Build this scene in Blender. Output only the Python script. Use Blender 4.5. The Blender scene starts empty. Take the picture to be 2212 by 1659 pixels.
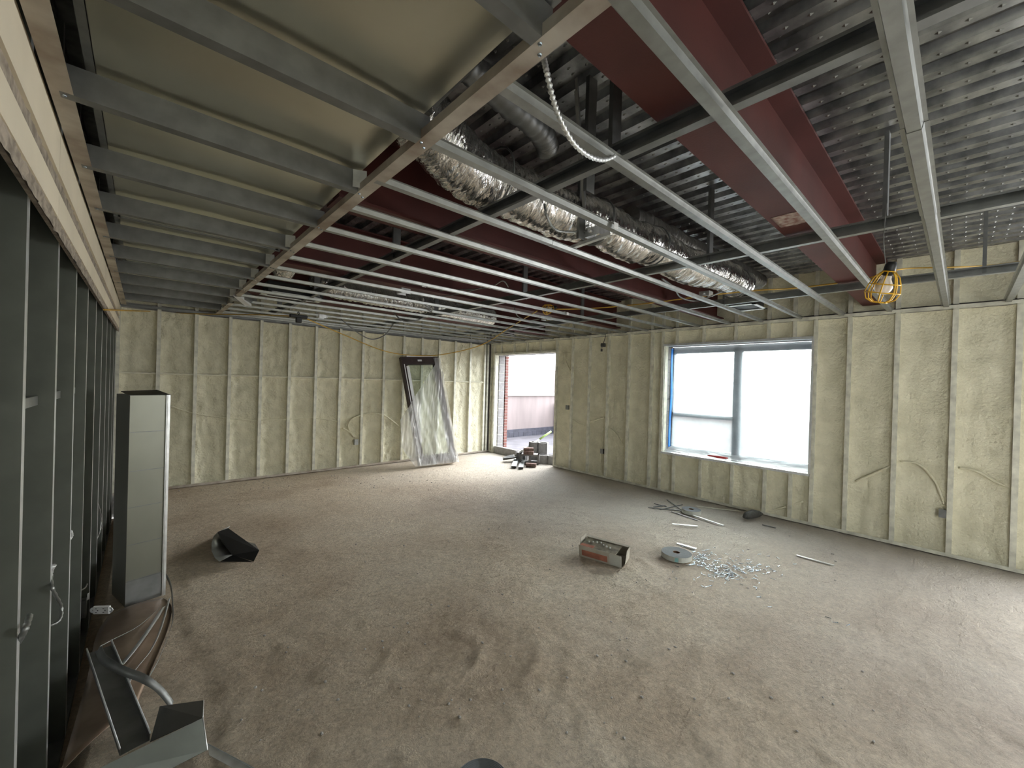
import bpy, bmesh, math, random
from mathutils import Vector, Matrix, noise
S = bpy.context.scene
C = S.collection
rnd = random.Random(7)
PI = math.pi

# ------------------------------------------------------------------ camera
H = 1.62
FPX, YAW, PIT, ROL = 880.1, 0.735069, -0.003324, 0.027985
fw = Vector((math.sin(YAW)*math.cos(PIT), math.cos(YAW)*math.cos(PIT), math.sin(PIT)))
rt = Vector((math.cos(YAW), -math.sin(YAW), 0)); up = rt.cross(fw)
R2 = math.cos(ROL)*rt + math.sin(ROL)*up
U2 = -math.sin(ROL)*rt + math.cos(ROL)*up
cam = bpy.data.cameras.new('camera'); co = bpy.data.objects.new('camera', cam); C.objects.link(co)
cam.sensor_width = 36; cam.lens = FPX/2212*36; cam.clip_start = .02; cam.clip_end = 400
co.matrix_world = Matrix(((R2.x, U2.x, -fw.x, 0), (R2.y, U2.y, -fw.y, 0), (R2.z, U2.z, -fw.z, H), (0, 0, 0, 1)))
S.camera = co

# ------------------------------------------------------------------ sky, lights, exposure
w = bpy.data.worlds.new('sky'); S.world = w; w.use_nodes = True
bg = w.node_tree.nodes['Background']
bg.inputs[0].default_value = (0.90, 0.95, 1.0, 1); bg.inputs[1].default_value = 7.5
def area(name, loc, rot, sx, sy, power, col):
    l = bpy.data.lights.new(name, 'AREA'); l.shape = 'RECTANGLE'; l.size = sx; l.size_y = sy
    l.energy = power; l.color = col
    o = bpy.data.objects.new(name, l); o.location = loc; o.rotation_euler = rot; C.objects.link(o)
    return o
# added fill light in an invented wall opening behind the camera, brightens the interior
area('fill_right', (5.95, -1.9, 1.45), (0, math.radians(90), 0), 1.7, 2.0, 105, (.97, .98, 1.0))
sl_ = bpy.data.lights.new('hazy_sun', 'SUN'); sl_.energy = 7.5; sl_.angle = math.radians(50); sl_.color = (1, .96, .9)
so_ = bpy.data.objects.new('hazy_sun', sl_); C.objects.link(so_); so_.rotation_euler = Vector((1, .12, .42)).to_track_quat('Z', 'Y').to_euler()
S.view_settings.view_transform = 'Standard'; S.view_settings.look = 'None'
S.view_settings.gamma = 1; S.view_settings.exposure = 0.52; S.view_settings.use_curve_mapping = False

# ------------------------------------------------------------------ back-projection of photograph measurements on true planes
def ray(x, y): return R2*((x-1106)/FPX) + U2*(-(y-829.5)/FPX) + fw
def onz(x, y, z): d = ray(x, y); k = (z-H)/d.z; return Vector((d.x*k, d.y*k, z))
def ony(x, y, Y): d = ray(x, y); k = Y/d.y; return Vector((d.x*k, Y, H+d.z*k))
def onx(x, y, X): d = ray(x, y); k = X/d.x; return Vector((X, d.y*k, H+d.z*k))

# ------------------------------------------------------------------ materials
def nodes(name):
    m = bpy.data.materials.new(name); m.use_nodes = True
    nt = m.node_tree; return m, nt, nt.nodes['Principled BSDF']
def N(nt, t, **kw):
    n = nt.nodes.new(t)
    for k, v in kw.items():
        if k in n.inputs: n.inputs[k].default_value = v
        else: setattr(n, k, v)
    return n
def mat(name, col, rough=.6, metal=0, var=.15, scale=8, bump=0, bscale=60, col2=None, bdist=.005, stretch=None, detail=6):
    m, nt, b = nodes(name)
    tc = N(nt, 'ShaderNodeTexCoord'); src = tc.outputs['Object']
    if stretch:
        mp = N(nt, 'ShaderNodeMapping'); mp.inputs['Scale'].default_value = stretch
        nt.links.new(src, mp.inputs[0]); src = mp.outputs[0]
    n = N(nt, 'ShaderNodeTexNoise', Scale=scale, Detail=detail); nt.links.new(src, n.inputs['Vector'])
    r = N(nt, 'ShaderNodeValToRGB')
    c2 = col2 or tuple(max(0, c*(1-var)) for c in col); c1 = col if col2 else tuple(min(1, c*(1+var)) for c in col)
    r.color_ramp.elements[0].color = (*c2, 1); r.color_ramp.elements[1].color = (*c1, 1)
    r.color_ramp.elements[0].position = .35; r.color_ramp.elements[1].position = .65
    nt.links.new(n.outputs[0], r.inputs[0]); nt.links.new(r.outputs[0], b.inputs['Base Color'])
    b.inputs['Roughness'].default_value = rough; b.inputs['Metallic'].default_value = metal
    if bump:
        n2 = N(nt, 'ShaderNodeTexNoise', Scale=bscale, Detail=5); nt.links.new(src, n2.inputs['Vector'])
        bp = N(nt, 'ShaderNodeBump', Strength=bump, Distance=bdist)
        nt.links.new(n2.outputs[0], bp.inputs['Height']); nt.links.new(bp.outputs[0], b.inputs['Normal'])
    return m
M = {}
M['galv'] = mat('galvanized', (.31, .32, .305), .42, .8, .12, 14)
M['galvdark'] = mat('galvanized_dull', (.22, .225, .22), .5, .75, .15, 10)
M['studweb'] = mat('shaded_stud_steel', (.13, .14, .12), .5, .5, .12, 6)  # darkened base colour stands for the dark surroundings the webs mirror
M['galvdeck'] = mat('galvanized_deck', (.42, .43, .44), .33, .9, .22, 22, .15, 40)
M['duct'] = mat('duct_sheet', (.58, .57, .47), .30, .88, .07, 1.6, .05, 2.0, bdist=.01)
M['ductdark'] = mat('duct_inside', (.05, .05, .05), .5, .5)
M['galvdust'] = mat('dusty_track', (.58, .54, .47), .5, .55, .3, 5, col2=(.30, .24, .19))
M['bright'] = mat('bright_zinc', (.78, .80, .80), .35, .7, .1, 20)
M['riser'] = mat('riser_sheet', (.25, .255, .215), .36, .75, .08, 1.6, .05, 2.0, bdist=.01)  # darker than the duct sheet, for the dark wall mirrored in it
M['red'] = mat('red_primer', (.088, .021, .017), .62, 0, .16, 3, .12, 120)
M['chalk'] = mat('chalk_patch', (.5, .42, .36), .8, 0, .3, 30, col2=(.25, .12, .1))
M['foam'] = mat('spray_foam', (.83, .79, .60), .62, 0, .1, 6, .8, 34, col2=(.70, .665, .49), bdist=.02)
M['foamedge'] = mat('foam_skin', (.66, .64, .52), .6, 0, .15, 12, .5, 60, bdist=.006)
M['foambar'] = mat('foam_ridge', (.85, .82, .66), .55, 0, .08, 12, .4, 60, bdist=.006)
M['foamy'] = mat('foam_dusted_steel', (.70, .69, .58), .5, .1, .2, 9, .2, 60)
M['drywall'] = mat('drywall', (.82, .74, .58), .8, 0, .06, 2, .05, 150)
M['mud'] = mat('drywall_edge', (.36, .31, .25), .9, 0, .3, 26, .5, 60)
M['black'] = mat('black_plastic', (.015, .015, .015), .45, 0, .2)
M['rubber'] = mat('dark_rubber', (.06, .06, .055), .6, 0, .2, 40)
M['brownframe'] = mat('bronze_frame', (.045, .03, .027), .45, .1, .2)
M['winframe'] = mat('hazed_window_frame', (.20, .22, .25), .5, .1, .1)  # bronze frame greyed to imitate the haze of the film before it
M['yellow'] = mat('yellow_cord', (.62, .38, .06), .5, 0, .15)
M['cage'] = mat('yellow_cage', (.85, .50, .03), .4, 0, .1)
M['white'] = mat('white_pvc', (.8, .8, .8), .4, 0, .05)
M['wood'] = mat('wood', (.30, .2, .12), .7, 0, .3, 6)
M['blue'] = mat('blue_tape', (.03, .26, .80), .6, 0, .15)
M['block'] = mat('concrete_block', (.27, .26, .255), .9, 0, .12, 20, .4, 120)
M['mortar'] = mat('mortar', (.42, .40, .37), .9, 0, .1, 30, .3, 120)
M['brick'] = mat('red_brick', (.20, .085, .07), .85, 0, .2, 30, .3, 120)
M['dustbrick'] = mat('dusty_brick', (.26, .20, .17), .9, 0, .2, 22, .3, 120, col2=(.12, .05, .04))
M['roof'] = mat('roof_membrane', (.075, .07, .08), .9, 0, .25, 3)
M['stucco'] = mat('pink_stucco', (.20, .165, .16), .9, 0, .12, 1.2, stretch=(3, 3, .5))
M['roofedge'] = mat('dark_flashing', (.05, .05, .065), .6, 0, .2)
M['card'] = mat('carton', (.42, .39, .32), .8, 0, .1, 12)
M['cardin'] = mat('carton_print', (.17, .155, .11), .7, 0, .35, 22)
M['cardred'] = mat('carton_red', (.36, .14, .09), .7, 0, .25, 12)
M['paper'] = mat('paper_tape', (.48, .49, .44), .7, 0, .05)
M['tapeface'] = mat('tape_face', (.20, .215, .225), .95, 0, .06, 30)
M['lime'] = mat('lime_handle', (.30, .42, .12), .5, 0, .1)
M['screw'] = mat('zinc_screw', (.26, .31, .36), .25, .95, .2, 90)
M['brass'] = mat('brown_splice', (.16, .09, .05), .5, .2)
M['redtool'] = mat('red_plastic', (.42, .03, .03), .4, 0, .1)
M['reflectsheet'] = mat('floor_reflection_sheet', (.34, .25, .18), .36, .6, .25, 5, .1, 14, col2=(.20, .14, .10))  # brown of the floor reflection put into the galvanized sheet's colour
# foil of the flexible ducts
m, nt, b = nodes('foil'); M['foil'] = m
b.inputs['Base Color'].default_value = (.88, .87, .85, 1); b.inputs['Metallic'].default_value = .95; b.inputs['Roughness'].default_value = .17
tc = N(nt, 'ShaderNodeTexCoord'); mp = N(nt, 'ShaderNodeMapping'); mp.inputs['Scale'].default_value = (4.5, 1, 1)
nt.links.new(tc.outputs['Object'], mp.inputs[0])
n1 = N(nt, 'ShaderNodeTexNoise', Scale=9, Detail=4, Distortion=.6); nt.links.new(mp.outputs[0], n1.inputs['Vector'])
bp = N(nt, 'ShaderNodeBump', Strength=1.0, Distance=.03); nt.links.new(n1.outputs[0], bp.inputs['Height']); nt.links.new(bp.outputs[0], b.inputs['Normal'])
m = M['dullfoil'] = M['foil'].copy(); m.name = 'dull_foil'; b = m.node_tree.nodes['Principled BSDF']; b.inputs['Base Color'].default_value = (.3, .29, .27, 1); b.inputs['Roughness'].default_value = .4
# glass
m, nt, b = nodes('glass'); M['glass'] = m
b.inputs['Base Color'].default_value = (.9, .97, .95, 1); b.inputs['Transmission Weight'].default_value = 1; b.inputs['Roughness'].default_value = .0; b.inputs['IOR'].default_value = 1.1
# bulb
m, nt, b = nodes('bulb'); M['bulb'] = m
b.inputs['Base Color'].default_value = (.9, .86, .8, 1); b.inputs['Roughness'].default_value = .15
# plastic films
def film(name, tr, col, rough=.35, spots=False):
    m, nt, b = nodes(name); out = nt.nodes['Material Output']
    t = N(nt, 'ShaderNodeBsdfTransparent'); tl = N(nt, 'ShaderNodeBsdfTranslucent'); gl = N(nt, 'ShaderNodeBsdfPrincipled')
    gl.inputs['Base Color'].default_value = (*col, 1); gl.inputs['Roughness'].default_value = rough
    tl.inputs[0].default_value = (*col, 1)
    a = N(nt, 'ShaderNodeMixShader'); a.inputs[0].default_value = .55
    nt.links.new(tl.outputs[0], a.inputs[2]); nt.links.new(gl.outputs[0], a.inputs[1])
    n = N(nt, 'ShaderNodeTexNoise', Scale=6, Detail=3)
    tc = N(nt, 'ShaderNodeTexCoord'); nt.links.new(tc.outputs['Object'], n.inputs['Vector'])
    mr = N(nt, 'ShaderNodeMapRange'); mr.inputs['To Min'].default_value = tr-.12; mr.inputs['To Max'].default_value = tr+.12
    nt.links.new(n.outputs[0], mr.inputs[0])
    mx = N(nt, 'ShaderNodeMixShader'); nt.links.new(mr.outputs[0], mx.inputs[0])
    nt.links.new(a.outputs[0], mx.inputs[1]); nt.links.new(t.outputs[0], mx.inputs[2])
    res = mx
    if spots:
        v = N(nt, 'ShaderNodeTexVoronoi', Scale=38); nt.links.new(tc.outputs['Object'], v.inputs['Vector'])
        ls = N(nt, 'ShaderNodeMath', operation='LESS_THAN'); ls.inputs[1].default_value = .13; nt.links.new(v.outputs['Distance'], ls.inputs[0])
        n3 = N(nt, 'ShaderNodeTexNoise', Scale=1.7, Detail=2); nt.links.new(tc.outputs['Object'], n3.inputs['Vector'])
        gt = N(nt, 'ShaderNodeMath', operation='GREATER_THAN'); gt.inputs[1].default_value = .58; nt.links.new(n3.outputs[0], gt.inputs[0])
        mu = N(nt, 'ShaderNodeMath', operation='MULTIPLY'); nt.links.new(ls.outputs[0], mu.inputs[0]); nt.links.new(gt.outputs[0], mu.inputs[1])
        d = N(nt, 'ShaderNodeBsdfDiffuse'); d.inputs[0].default_value = (.35, .38, .36, 1)
        m2 = N(nt, 'ShaderNodeMixShader'); nt.links.new(mu.outputs[0], m2.inputs[0]); nt.links.new(mx.outputs[0], m2.inputs[1]); nt.links.new(d.outputs[0], m2.inputs[2]); res = m2
    nt.links.new(res.outputs[0], out.inputs[0])
    return m
M['film'] = film('window_film', .50, (.50, .54, .56), .4, True)
M['wrap'] = film('plastic_wrap', .52, (.97, .98, .98), .18)
# dusty concrete floor
m, nt, b = nodes('floor_dust'); M['floor'] = m
tc = N(nt, 'ShaderNodeTexCoord'); o_ = tc.outputs['Object']
na = N(nt, 'ShaderNodeTexNoise', Scale=.75, Detail=7, Roughness=.6); nt.links.new(o_, na.inputs['Vector'])
ra = N(nt, 'ShaderNodeValToRGB'); e = ra.color_ramp.elements
e[0].position = .33; e[0].color = (.43, .335, .235, 1); e[1].position = .68; e[1].color = (.68, .60, .475, 1)
x = e.new(.5); x.color = (.60, .505, .38, 1)
nt.links.new(na.outputs[0], ra.inputs[0])
nb = N(nt, 'ShaderNodeTexNoise', Scale=34, Detail=6, Roughness=.7); nt.links.new(o_, nb.inputs['Vector'])
rb = N(nt, 'ShaderNodeValToRGB'); rb.color_ramp.elements[0].position = .34; rb.color_ramp.elements[0].color = (.62, .6, .58, 1)
rb.color_ramp.elements[1].position = .62; rb.color_ramp.elements[1].color = (1.08, 1.06, 1.04, 1)
nt.links.new(nb.outputs[0], rb.inputs[0])
mm = N(nt, 'ShaderNodeMix', data_type='RGBA', blend_type='MULTIPLY'); mm.inputs[0].default_value = .75
nt.links.new(ra.outputs[0], mm.inputs[6]); nt.links.new(rb.outputs[0], mm.inputs[7])
# dust colour turns greyer toward the window wall, in broad patches
sep = N(nt, 'ShaderNodeSeparateXYZ'); nt.links.new(o_, sep.inputs[0])
nc = N(nt, 'ShaderNodeTexNoise', Scale=.5, Detail=4); nt.links.new(o_, nc.inputs['Vector'])
ad = N(nt, 'ShaderNodeMath', operation='MULTIPLY_ADD'); ad.inputs[1].default_value = 4.0; nt.links.new(nc.outputs[0], ad.inputs[0]); nt.links.new(sep.outputs[0], ad.inputs[2])
mr = N(nt, 'ShaderNodeMapRange'); mr.inputs['From Min'].default_value = 4.2; mr.inputs['From Max'].default_value = 7.2
nt.links.new(ad.outputs[0], mr.inputs[0])
mg = N(nt, 'ShaderNodeMix', data_type='RGBA'); mg.inputs[7].default_value = (.50, .485, .455, 1)
ms = N(nt, 'ShaderNodeMath', operation='MULTIPLY'); ms.inputs[1].default_value = .6; nt.links.new(mr.outputs[0], ms.inputs[0])
nt.links.new(ms.outputs[0], mg.inputs[0]); nt.links.new(mm.outputs[2], mg.inputs[6])
nt.links.new(mg.outputs[2], b.inputs['Base Color']); b.inputs['Roughness'].default_value = .78
ne = N(nt, 'ShaderNodeTexNoise', Scale=55, Detail=8, Roughness=.72); nt.links.new(o_, ne.inputs['Vector'])
bp = N(nt, 'ShaderNodeBump', Strength=.9, Distance=.02); nt.links.new(ne.outputs[0], bp.inputs['Height'])
# crusts of smeared mortar: ragged lips dragged across the slab
mc = N(nt, 'ShaderNodeMapping'); mc.inputs['Rotation'].default_value = (0, 0, .8); mc.inputs['Scale'].default_value = (.55, 1.5, 1); nt.links.new(o_, mc.inputs[0])
nk = N(nt, 'ShaderNodeTexNoise', Scale=4.2, Detail=7, Roughness=.55, Distortion=.15); nt.links.new(mc.outputs[0], nk.inputs['Vector'])
rk = N(nt, 'ShaderNodeValToRGB'); ee = rk.color_ramp.elements; ee[0].position = .50; ee[0].color = (0, 0, 0, 1); ee[1].position = .56; ee[1].color = (1, 1, 1, 1); q_ = ee.new(.70); q_.color = (.35, .35, .35, 1)
nt.links.new(nk.outputs[0], rk.inputs[0])
b2 = N(nt, 'ShaderNodeBump', Strength=.4, Distance=.010); nt.links.new(rk.outputs[0], b2.inputs['Height']); nt.links.new(bp.outputs[0], b2.inputs['Normal'])
nt.links.new(b2.outputs[0], b.inputs['Normal'])
# deck with rows of embossed dimples
m, nt, b = nodes('steel_deck'); M['deck'] = m
tc = N(nt, 'ShaderNodeTexCoord')
n1 = N(nt, 'ShaderNodeTexNoise', Scale=9, Detail=6); nt.links.new(tc.outputs['Object'], n1.inputs['Vector'])
r1 = N(nt, 'ShaderNodeValToRGB'); r1.color_ramp.elements[0].color = (.18, .185, .19, 1); r1.color_ramp.elements[1].color = (.46, .47, .47, 1)
r1.color_ramp.elements[0].position = .35; r1.color_ramp.elements[1].position = .68
nt.links.new(n1.outputs[0], r1.inputs[0]); nt.links.new(r1.outputs[0], b.inputs['Base Color'])
b.inputs['Metallic'].default_value = .85; b.inputs['Roughness'].default_value = .30

# ------------------------------------------------------------------ builders
def tag(o, label=None, cat=None, group=None, kind=None):
    if label: o['label'] = label
    if cat: o['category'] = cat
    if group: o['group'] = group
    if kind: o['kind'] = kind
    return o
def link(name, me, mt=None, parent=None, loc=None):
    o = bpy.data.objects.new(name, me); C.objects.link(o)
    if mt is not None and me is not None and len(me.materials) == 0:
        for q in (mt if isinstance(mt, (list, tuple)) else [mt]): me.materials.append(q)
    if parent: o.parent = parent
    if loc is not None: o.location = loc
    return o
def obj(name, bm, mt, parent=None, loc=None, smooth=False):
    me = bpy.data.meshes.new(name); bmesh.ops.recalc_face_normals(bm, faces=bm.faces[:]); bm.to_mesh(me); bm.free()
    if smooth:
        for p in me.polygons: p.use_smooth = True
    return link(name, me, mt, parent, loc)
def empty(name, loc=(0, 0, 0), rz=0, parent=None):
    o = bpy.data.objects.new(name, None); o.location = loc; o.rotation_euler = (0, 0, rz); C.objects.link(o)
    o.empty_display_size = .05
    if parent: o.parent = parent
    return o
def nb(): return bmesh.new()
def box(bm, x0, x1, y0, y1, z0, z1, mi=0, Mx=None, bev=0):
    r = bmesh.ops.create_cube(bm, size=1)['verts']
    for v in r:
        v.co = Vector(((x0+x1)/2+v.co.x*(x1-x0), (y0+y1)/2+v.co.y*(y1-y0), (z0+z1)/2+v.co.z*(z1-z0)))
    if bev:
        es = list({e for v in r for e in v.link_edges})
        q = bmesh.ops.bevel(bm, geom=es, offset=bev, segments=1, affect='EDGES'); r = list({v for f in q['faces'] for v in f.verts} | {v for v in r if v.is_valid})
    if Mx is not None:
        for v in r: v.co = Mx @ v.co
    if mi:
        for f in {f for v in r for f in v.link_faces}: f.material_index = mi
    return r
def B(*a, **k):
    bm = nb(); box(bm, *a, **k); return bm
def sheet(bm, poly, t, p0, p1, U, V, mi=0):
    """open sheet-metal profile: polyline in (U,V), thickness t, extruded p0->p1"""
    n = len(poly); off = []
    for i in range(n):
        a = Vector(poly[max(i-1, 0)]); c = Vector(poly[min(i+1, n-1)]); d = (c-a)
        if i not in (0, n-1):
            d1 = (Vector(poly[i])-a).normalized(); d2 = (c-Vector(poly[i])).normalized(); d = d1+d2
            k = max(.35, (1+d1.dot(d2))/2)**.5
        else: k = 1
        d = d.normalized(); off.append((poly[i][0]-d.y*t/k, poly[i][1]+d.x*t/k))
    loop = list(poly)+off[::-1]
    A = [bm.verts.new(Vector(p0)+U*q[0]+V*q[1]) for q in loop]; Z = [bm.verts.new(Vector(p1)+U*q[0]+V*q[1]) for q in loop]
    m_ = len(loop)
    for i in range(m_):
        j = (i+1) % m_
        f = bm.faces.new((A[i], A[j], Z[j], Z[i])); f.material_index = mi
    for i in range(n-1):
        for W in (A, Z):
            f = bm.faces.new((W[i], W[i+1], W[m_-2-i], W[m_-1-i])); f.material_index = mi
X_, Y_, Z_ = Vector((1, 0, 0)), Vector((0, 1, 0)), Vector((0, 0, 1))
def tube(bm, pts, r, seg=8, mi=0, ridged=None, caps=True):
    P = [Vector(p) for p in pts]; rings = []
    up0 = Vector((0, 0, 1)); last = None
    for i, p in enumerate(P):
        t = (P[min(i+1, len(P)-1)]-P[max(i-1, 0)]).normalized()
        if last is None:
            a = t.cross(up0)
            if a.length < .05: a = t.cross(Vector((1, 0, 0)))
            a.normalize()
        else: a = (last-t*last.dot(t)).normalized()
        last = a; b_ = t.cross(a); rr = r[i] if isinstance(r, (list, tuple)) else r
        if ridged: rr *= (1+ridged*(1 if (i//2) % 2 else -1))
        rings.append([bm.verts.new(p+(a*math.cos(2*PI*k/seg)+b_*math.sin(2*PI*k/seg))*rr) for k in range(seg)])
    for i in range(len(rings)-1):
        for k in range(seg):
            f = bm.faces.new((rings[i][k], rings[i][(k+1) % seg], rings[i+1][(k+1) % seg], rings[i+1][k])); f.smooth = True; f.material_index = mi
    if caps:
        for R_ in (rings[0][::-1], rings[-1]):
            f = bm.faces.new(R_); f.material_index = mi
    return rings
def spline(pts, n=10):
    P = [Vector(p) for p in pts]; out = []
    for i in range(len(P)-1):
        a = P[max(i-1, 0)]; b_ = P[i]; c = P[i+1]; d = P[min(i+2, len(P)-1)]
        for k in range(n):
            t = k/n
            out.append(.5*((2*b_)+(c-a)*t+(2*a-5*b_+4*c-d)*t*t+(-a+3*b_-3*c+d)*t**3))
    out.append(P[-1]); return out
def lathe(bm, prof, seg=24, mi=0, Mx=None):
    rings = []
    for r, z in prof:
        rings.append([bm.verts.new((r*math.cos(2*PI*k/seg), r*math.sin(2*PI*k/seg), z)) for k in range(seg)])
    for i in range(len(rings)-1):
        for k in range(seg):
            f = bm.faces.new((rings[i][k], rings[i][(k+1) % seg], rings[i+1][(k+1) % seg], rings[i+1][k])); f.material_index = mi
    if Mx is not None:
        for R_ in rings:
            for v in R_: v.co = Mx @ v.co
    return rings
def grid(bm, nu, nv, fn, mi=0, smooth=True):
    V = [[bm.verts.new(fn(i/nu, j/nv)) for j in range(nv+1)] for i in range(nu+1)]
    for i in range(nu):
        for j in range(nv):
            f = bm.faces.new((V[i][j], V[i+1][j], V[i+1][j+1], V[i][j+1])); f.smooth = smooth; f.material_index = mi
    return V
def solid(o, t):
    md = o.modifiers.new('thick', 'SOLIDIFY'); md.thickness = t; md.offset = 0; return o
def copy(o, loc=None, parent=None):
    c = o.copy(); C.objects.link(c)
    if parent: c.parent = parent
    if loc is not None: c.location = loc
    return c
def fbm(p, o=4): return noise.fractal(p, 1.0, 2.0, o)

XR, YB, ZC, ZD = 6.0, 7.4, 2.50, 3.07    # window wall, back wall, ceiling grid underside, deck underside
STUD, XL = .4064, -.275

# ------------------------------------------------------------------ floor
def floor_h(x, y):
    p = Vector((x, y, 0))
    a = fbm(p*.7, 3)*.005
    ridge = 1-abs(noise.noise(p*2.6+Vector((3, 7, 0))))*2
    patch = max(0, noise.noise(p*.8+Vector((11, 2, 0)))+.12)
    near = max(0, min(1, (5.5-y)/3))
    c = max(0, ridge)**5*.018*patch*near
    st = noise.noise(Vector(((x+y)*5.2, (x-y)*1.6, 4)))*.0035*near       # trowel drag marks
    d = noise.noise(p*24)*.0045+noise.noise(p*11)*.0055*near
    # lip of the thin topping beside the duct riser
    e = x-(.28+.045*math.sin(y*3.1)+.03*noise.noise(Vector((0, y*4, 0))))
    a += .0045*noise.noise(p*5.5+Vector((9, 1, 0)))*near
    lip = .007 if e > 0 else (.007+e*.2 if e > -.03 else .001)
    if y > 5: lip = .007
    if x < -.17: return -.33
    return a+c+st+d+lip-.018
bm = nb()
ys = []; y = -2.6
while y < YB+.12: ys.append(y); y += .026 if y < 4.2 else .06
ys.append(YB+.12)
xs = []; x = -.44
while x < XR+.1: xs.append(x); x += .030 if x < 4.4 else .05
xs.append(XR+.1)
V = [[bm.verts.new((x, y, floor_h(x, y))) for y in ys] for x in xs]
for i in range(len(xs)-1):
    for j in range(len(ys)-1):
        f = bm.faces.new((V[i][j], V[i+1][j], V[i+1][j+1], V[i][j+1])); f.smooth = True
fl = tag(obj('floor', bm, M['floor'], smooth=True), kind='structure')
slab = tag(obj('trim_1', B(-.165, XR+.4, -4.5, YB+.3, -.36, -.06), M['block']), kind='structure')

# ------------------------------------------------------------------ deck (ceiling)
bm = nb(); prof = []
x = -1.2; k = 0
while x < XR+.35:
    prof += [(x, 0), (x+.062, 0), (x+.076, .038), (x+.138, .038)]; x += .1524
a = [[bm.verts.new((p[0], yy, ZD+p[1])) for p in prof] for yy in (-4, -1, 1.2, 3.4, 5.6, YB+.3)]
for r in range(len(a)-1):
    for i in range(len(prof)-1): bm.faces.new((a[r][i], a[r][i+1], a[r+1][i+1], a[r+1][i]))
deck = tag(obj('ceiling', bm, M['deck']), kind='structure')
# embossed dimples on the sloping webs and flats, joined as one part
bm = nb(); x = -1.2+.1524*9
while x < XR:
    for off, zz in ((.031, -.001), (.107, .036)):
        y = -1.4+(0.02 if off < .05 else .06)
        while y < YB:
            if off < .05 or x > .9:
                c = Vector((x+off, y, ZD+zz)); s = .008
                t = bm.verts.new(c+Vector((0, 0, -.006)))
                q = [bm.verts.new(c+Vector((s*math.cos(h), s*1.5*math.sin(h), .001))) for h in (0, PI/2, PI, 3*PI/2)]
                for i in range(4): bm.faces.new((q[i], q[(i+1) % 4], t))
            y += .082
    x += .1524
tag(obj('embossed_dimple', bm, M['galv'], deck), kind='stuff')
tag(obj('trim_2', B(-1.3, XR+.4, -4, YB+.3, ZD+.05, ZD+.12), M['block']), kind='structure')

# ------------------------------------------------------------------ foam-filled stud walls
def foam(parent, P, u0, u1, z0, z1, rec, rough, seed, flip=1, name='foam_panel', du=.022, dz=.03):
    """P(u, depth, z) -> world; depth measured behind the stud faces"""
    bm = nb(); nu = max(3, int((u1-u0)/du)); nv = max(3, int((z1-z0)/dz))
    def fn(a, b_):
        u = u0+(u1-u0)*a; z = z0+(z1-z0)*b_
        q = Vector((u*1.0+seed*3.1, z*.8, seed))
        e = min(a, 1-a)*(u1-u0); ez = min(b_, 1-b_)*(z1-z0)
        d = rec-.028*math.exp(-(e/.05)**2)-.012*math.exp(-(ez/.05)**2)
        lump = noise.noise(q*14)*.015+noise.noise(q*28)*.010+noise.noise(Vector((q.x*9, q.z, q.y*3)))*.016
        side = (1-a) if flip > 0 else .5
        d -= rough*(lump*(.7+1.3*side)+fbm(q*2.2, 2)*.010)
        if a in (0, 1) or b_ in (0, 1): d = min(d, rec-.02)+.0
        return P(u, max(d, .004), z)
    grid(bm, nu, nv, fn)
    return obj(name, bm, M['foam'], parent, smooth=True)
def Pb(u, d, z): return Vector((u, YB+d, z))
def Pr(u, d, z): return Vector((XR+d, u, z))
# back wall
wb = tag(obj('wall_back', B(-.9, XR+.3, YB+.13, YB+.25, -.4, ZD), M['mortar']), kind='structure')
bx_ = [.147+STUD*i for i in range(14)]+[5.84, 5.93]
bx_ = [-.26]+bx_
def stud_mesh(z0, z1, axis, mname):
    bm = nb()
    U, V_ = (X_, Y_) if axis == 'x' else (Y_, X_)
    sheet(bm, [(.016, .012), (.016, 0), (-.022, 0), (-.022, .10)], .0016, (0, 0, z0), (0, 0, z1), U, V_)
    me = bpy.data.meshes.new('stud'); bmesh.ops.recalc_face_normals(bm, faces=bm.faces[:]); bm.to_mesh(me); bm.free()
    me.materials.append(M[mname]); return me
me = stud_mesh(0.0, ZD, 'x', 'foamy')
for x in bx_: link('stud', me, None, wb, (x, YB, 0))
for i in range(len(bx_)-1):
    if bx_[i+1]-bx_[i] < .12: continue
    a, c = bx_[i]+.018, bx_[i+1]-.022
    foam(wb, Pb, a, c, .02, 1.60, .074, 1.0, i+1)
    foam(wb, Pb, a, c, 1.615, 2.47, .074, 1.0, i+30)
    foam(wb, Pb, a, c, 2.54, ZD, .06, .6, i+60, dz=.08, du=.06)
    bm = nb(); grid(bm, 18, 4, lambda s, t, a=a, c=c, i=i: Vector((a+(c-a)*s, YB+.006+.045*abs(2*t-1)**2+.004*noise.noise(Vector((s*9+i, t*2, 0))), 1.594+.032*t+.006*noise.noise(Vector((s*14+i*3, t, 5)))))); obj('bridging_bar', bm, M['foambar'], wb, smooth=True)
bm = nb(); sheet(bm, [(-.002, .035), (-.002, 0), (.10, 0)], .0016, (-.3, YB-.001, .0), (XR, YB-.001, .0), Y_, Z_); obj('bottom_track', bm, M['galvdust'], wb)
bm = nb(); sheet(bm, [(-.035, -.03), (-.035, 0), (.03, 0), (.03, -.03)], .0016, (-.3, YB, 2.515), (XR, YB, 2.515), Y_, Z_); obj('top_track', bm, M['galvdark'], wb)
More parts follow.
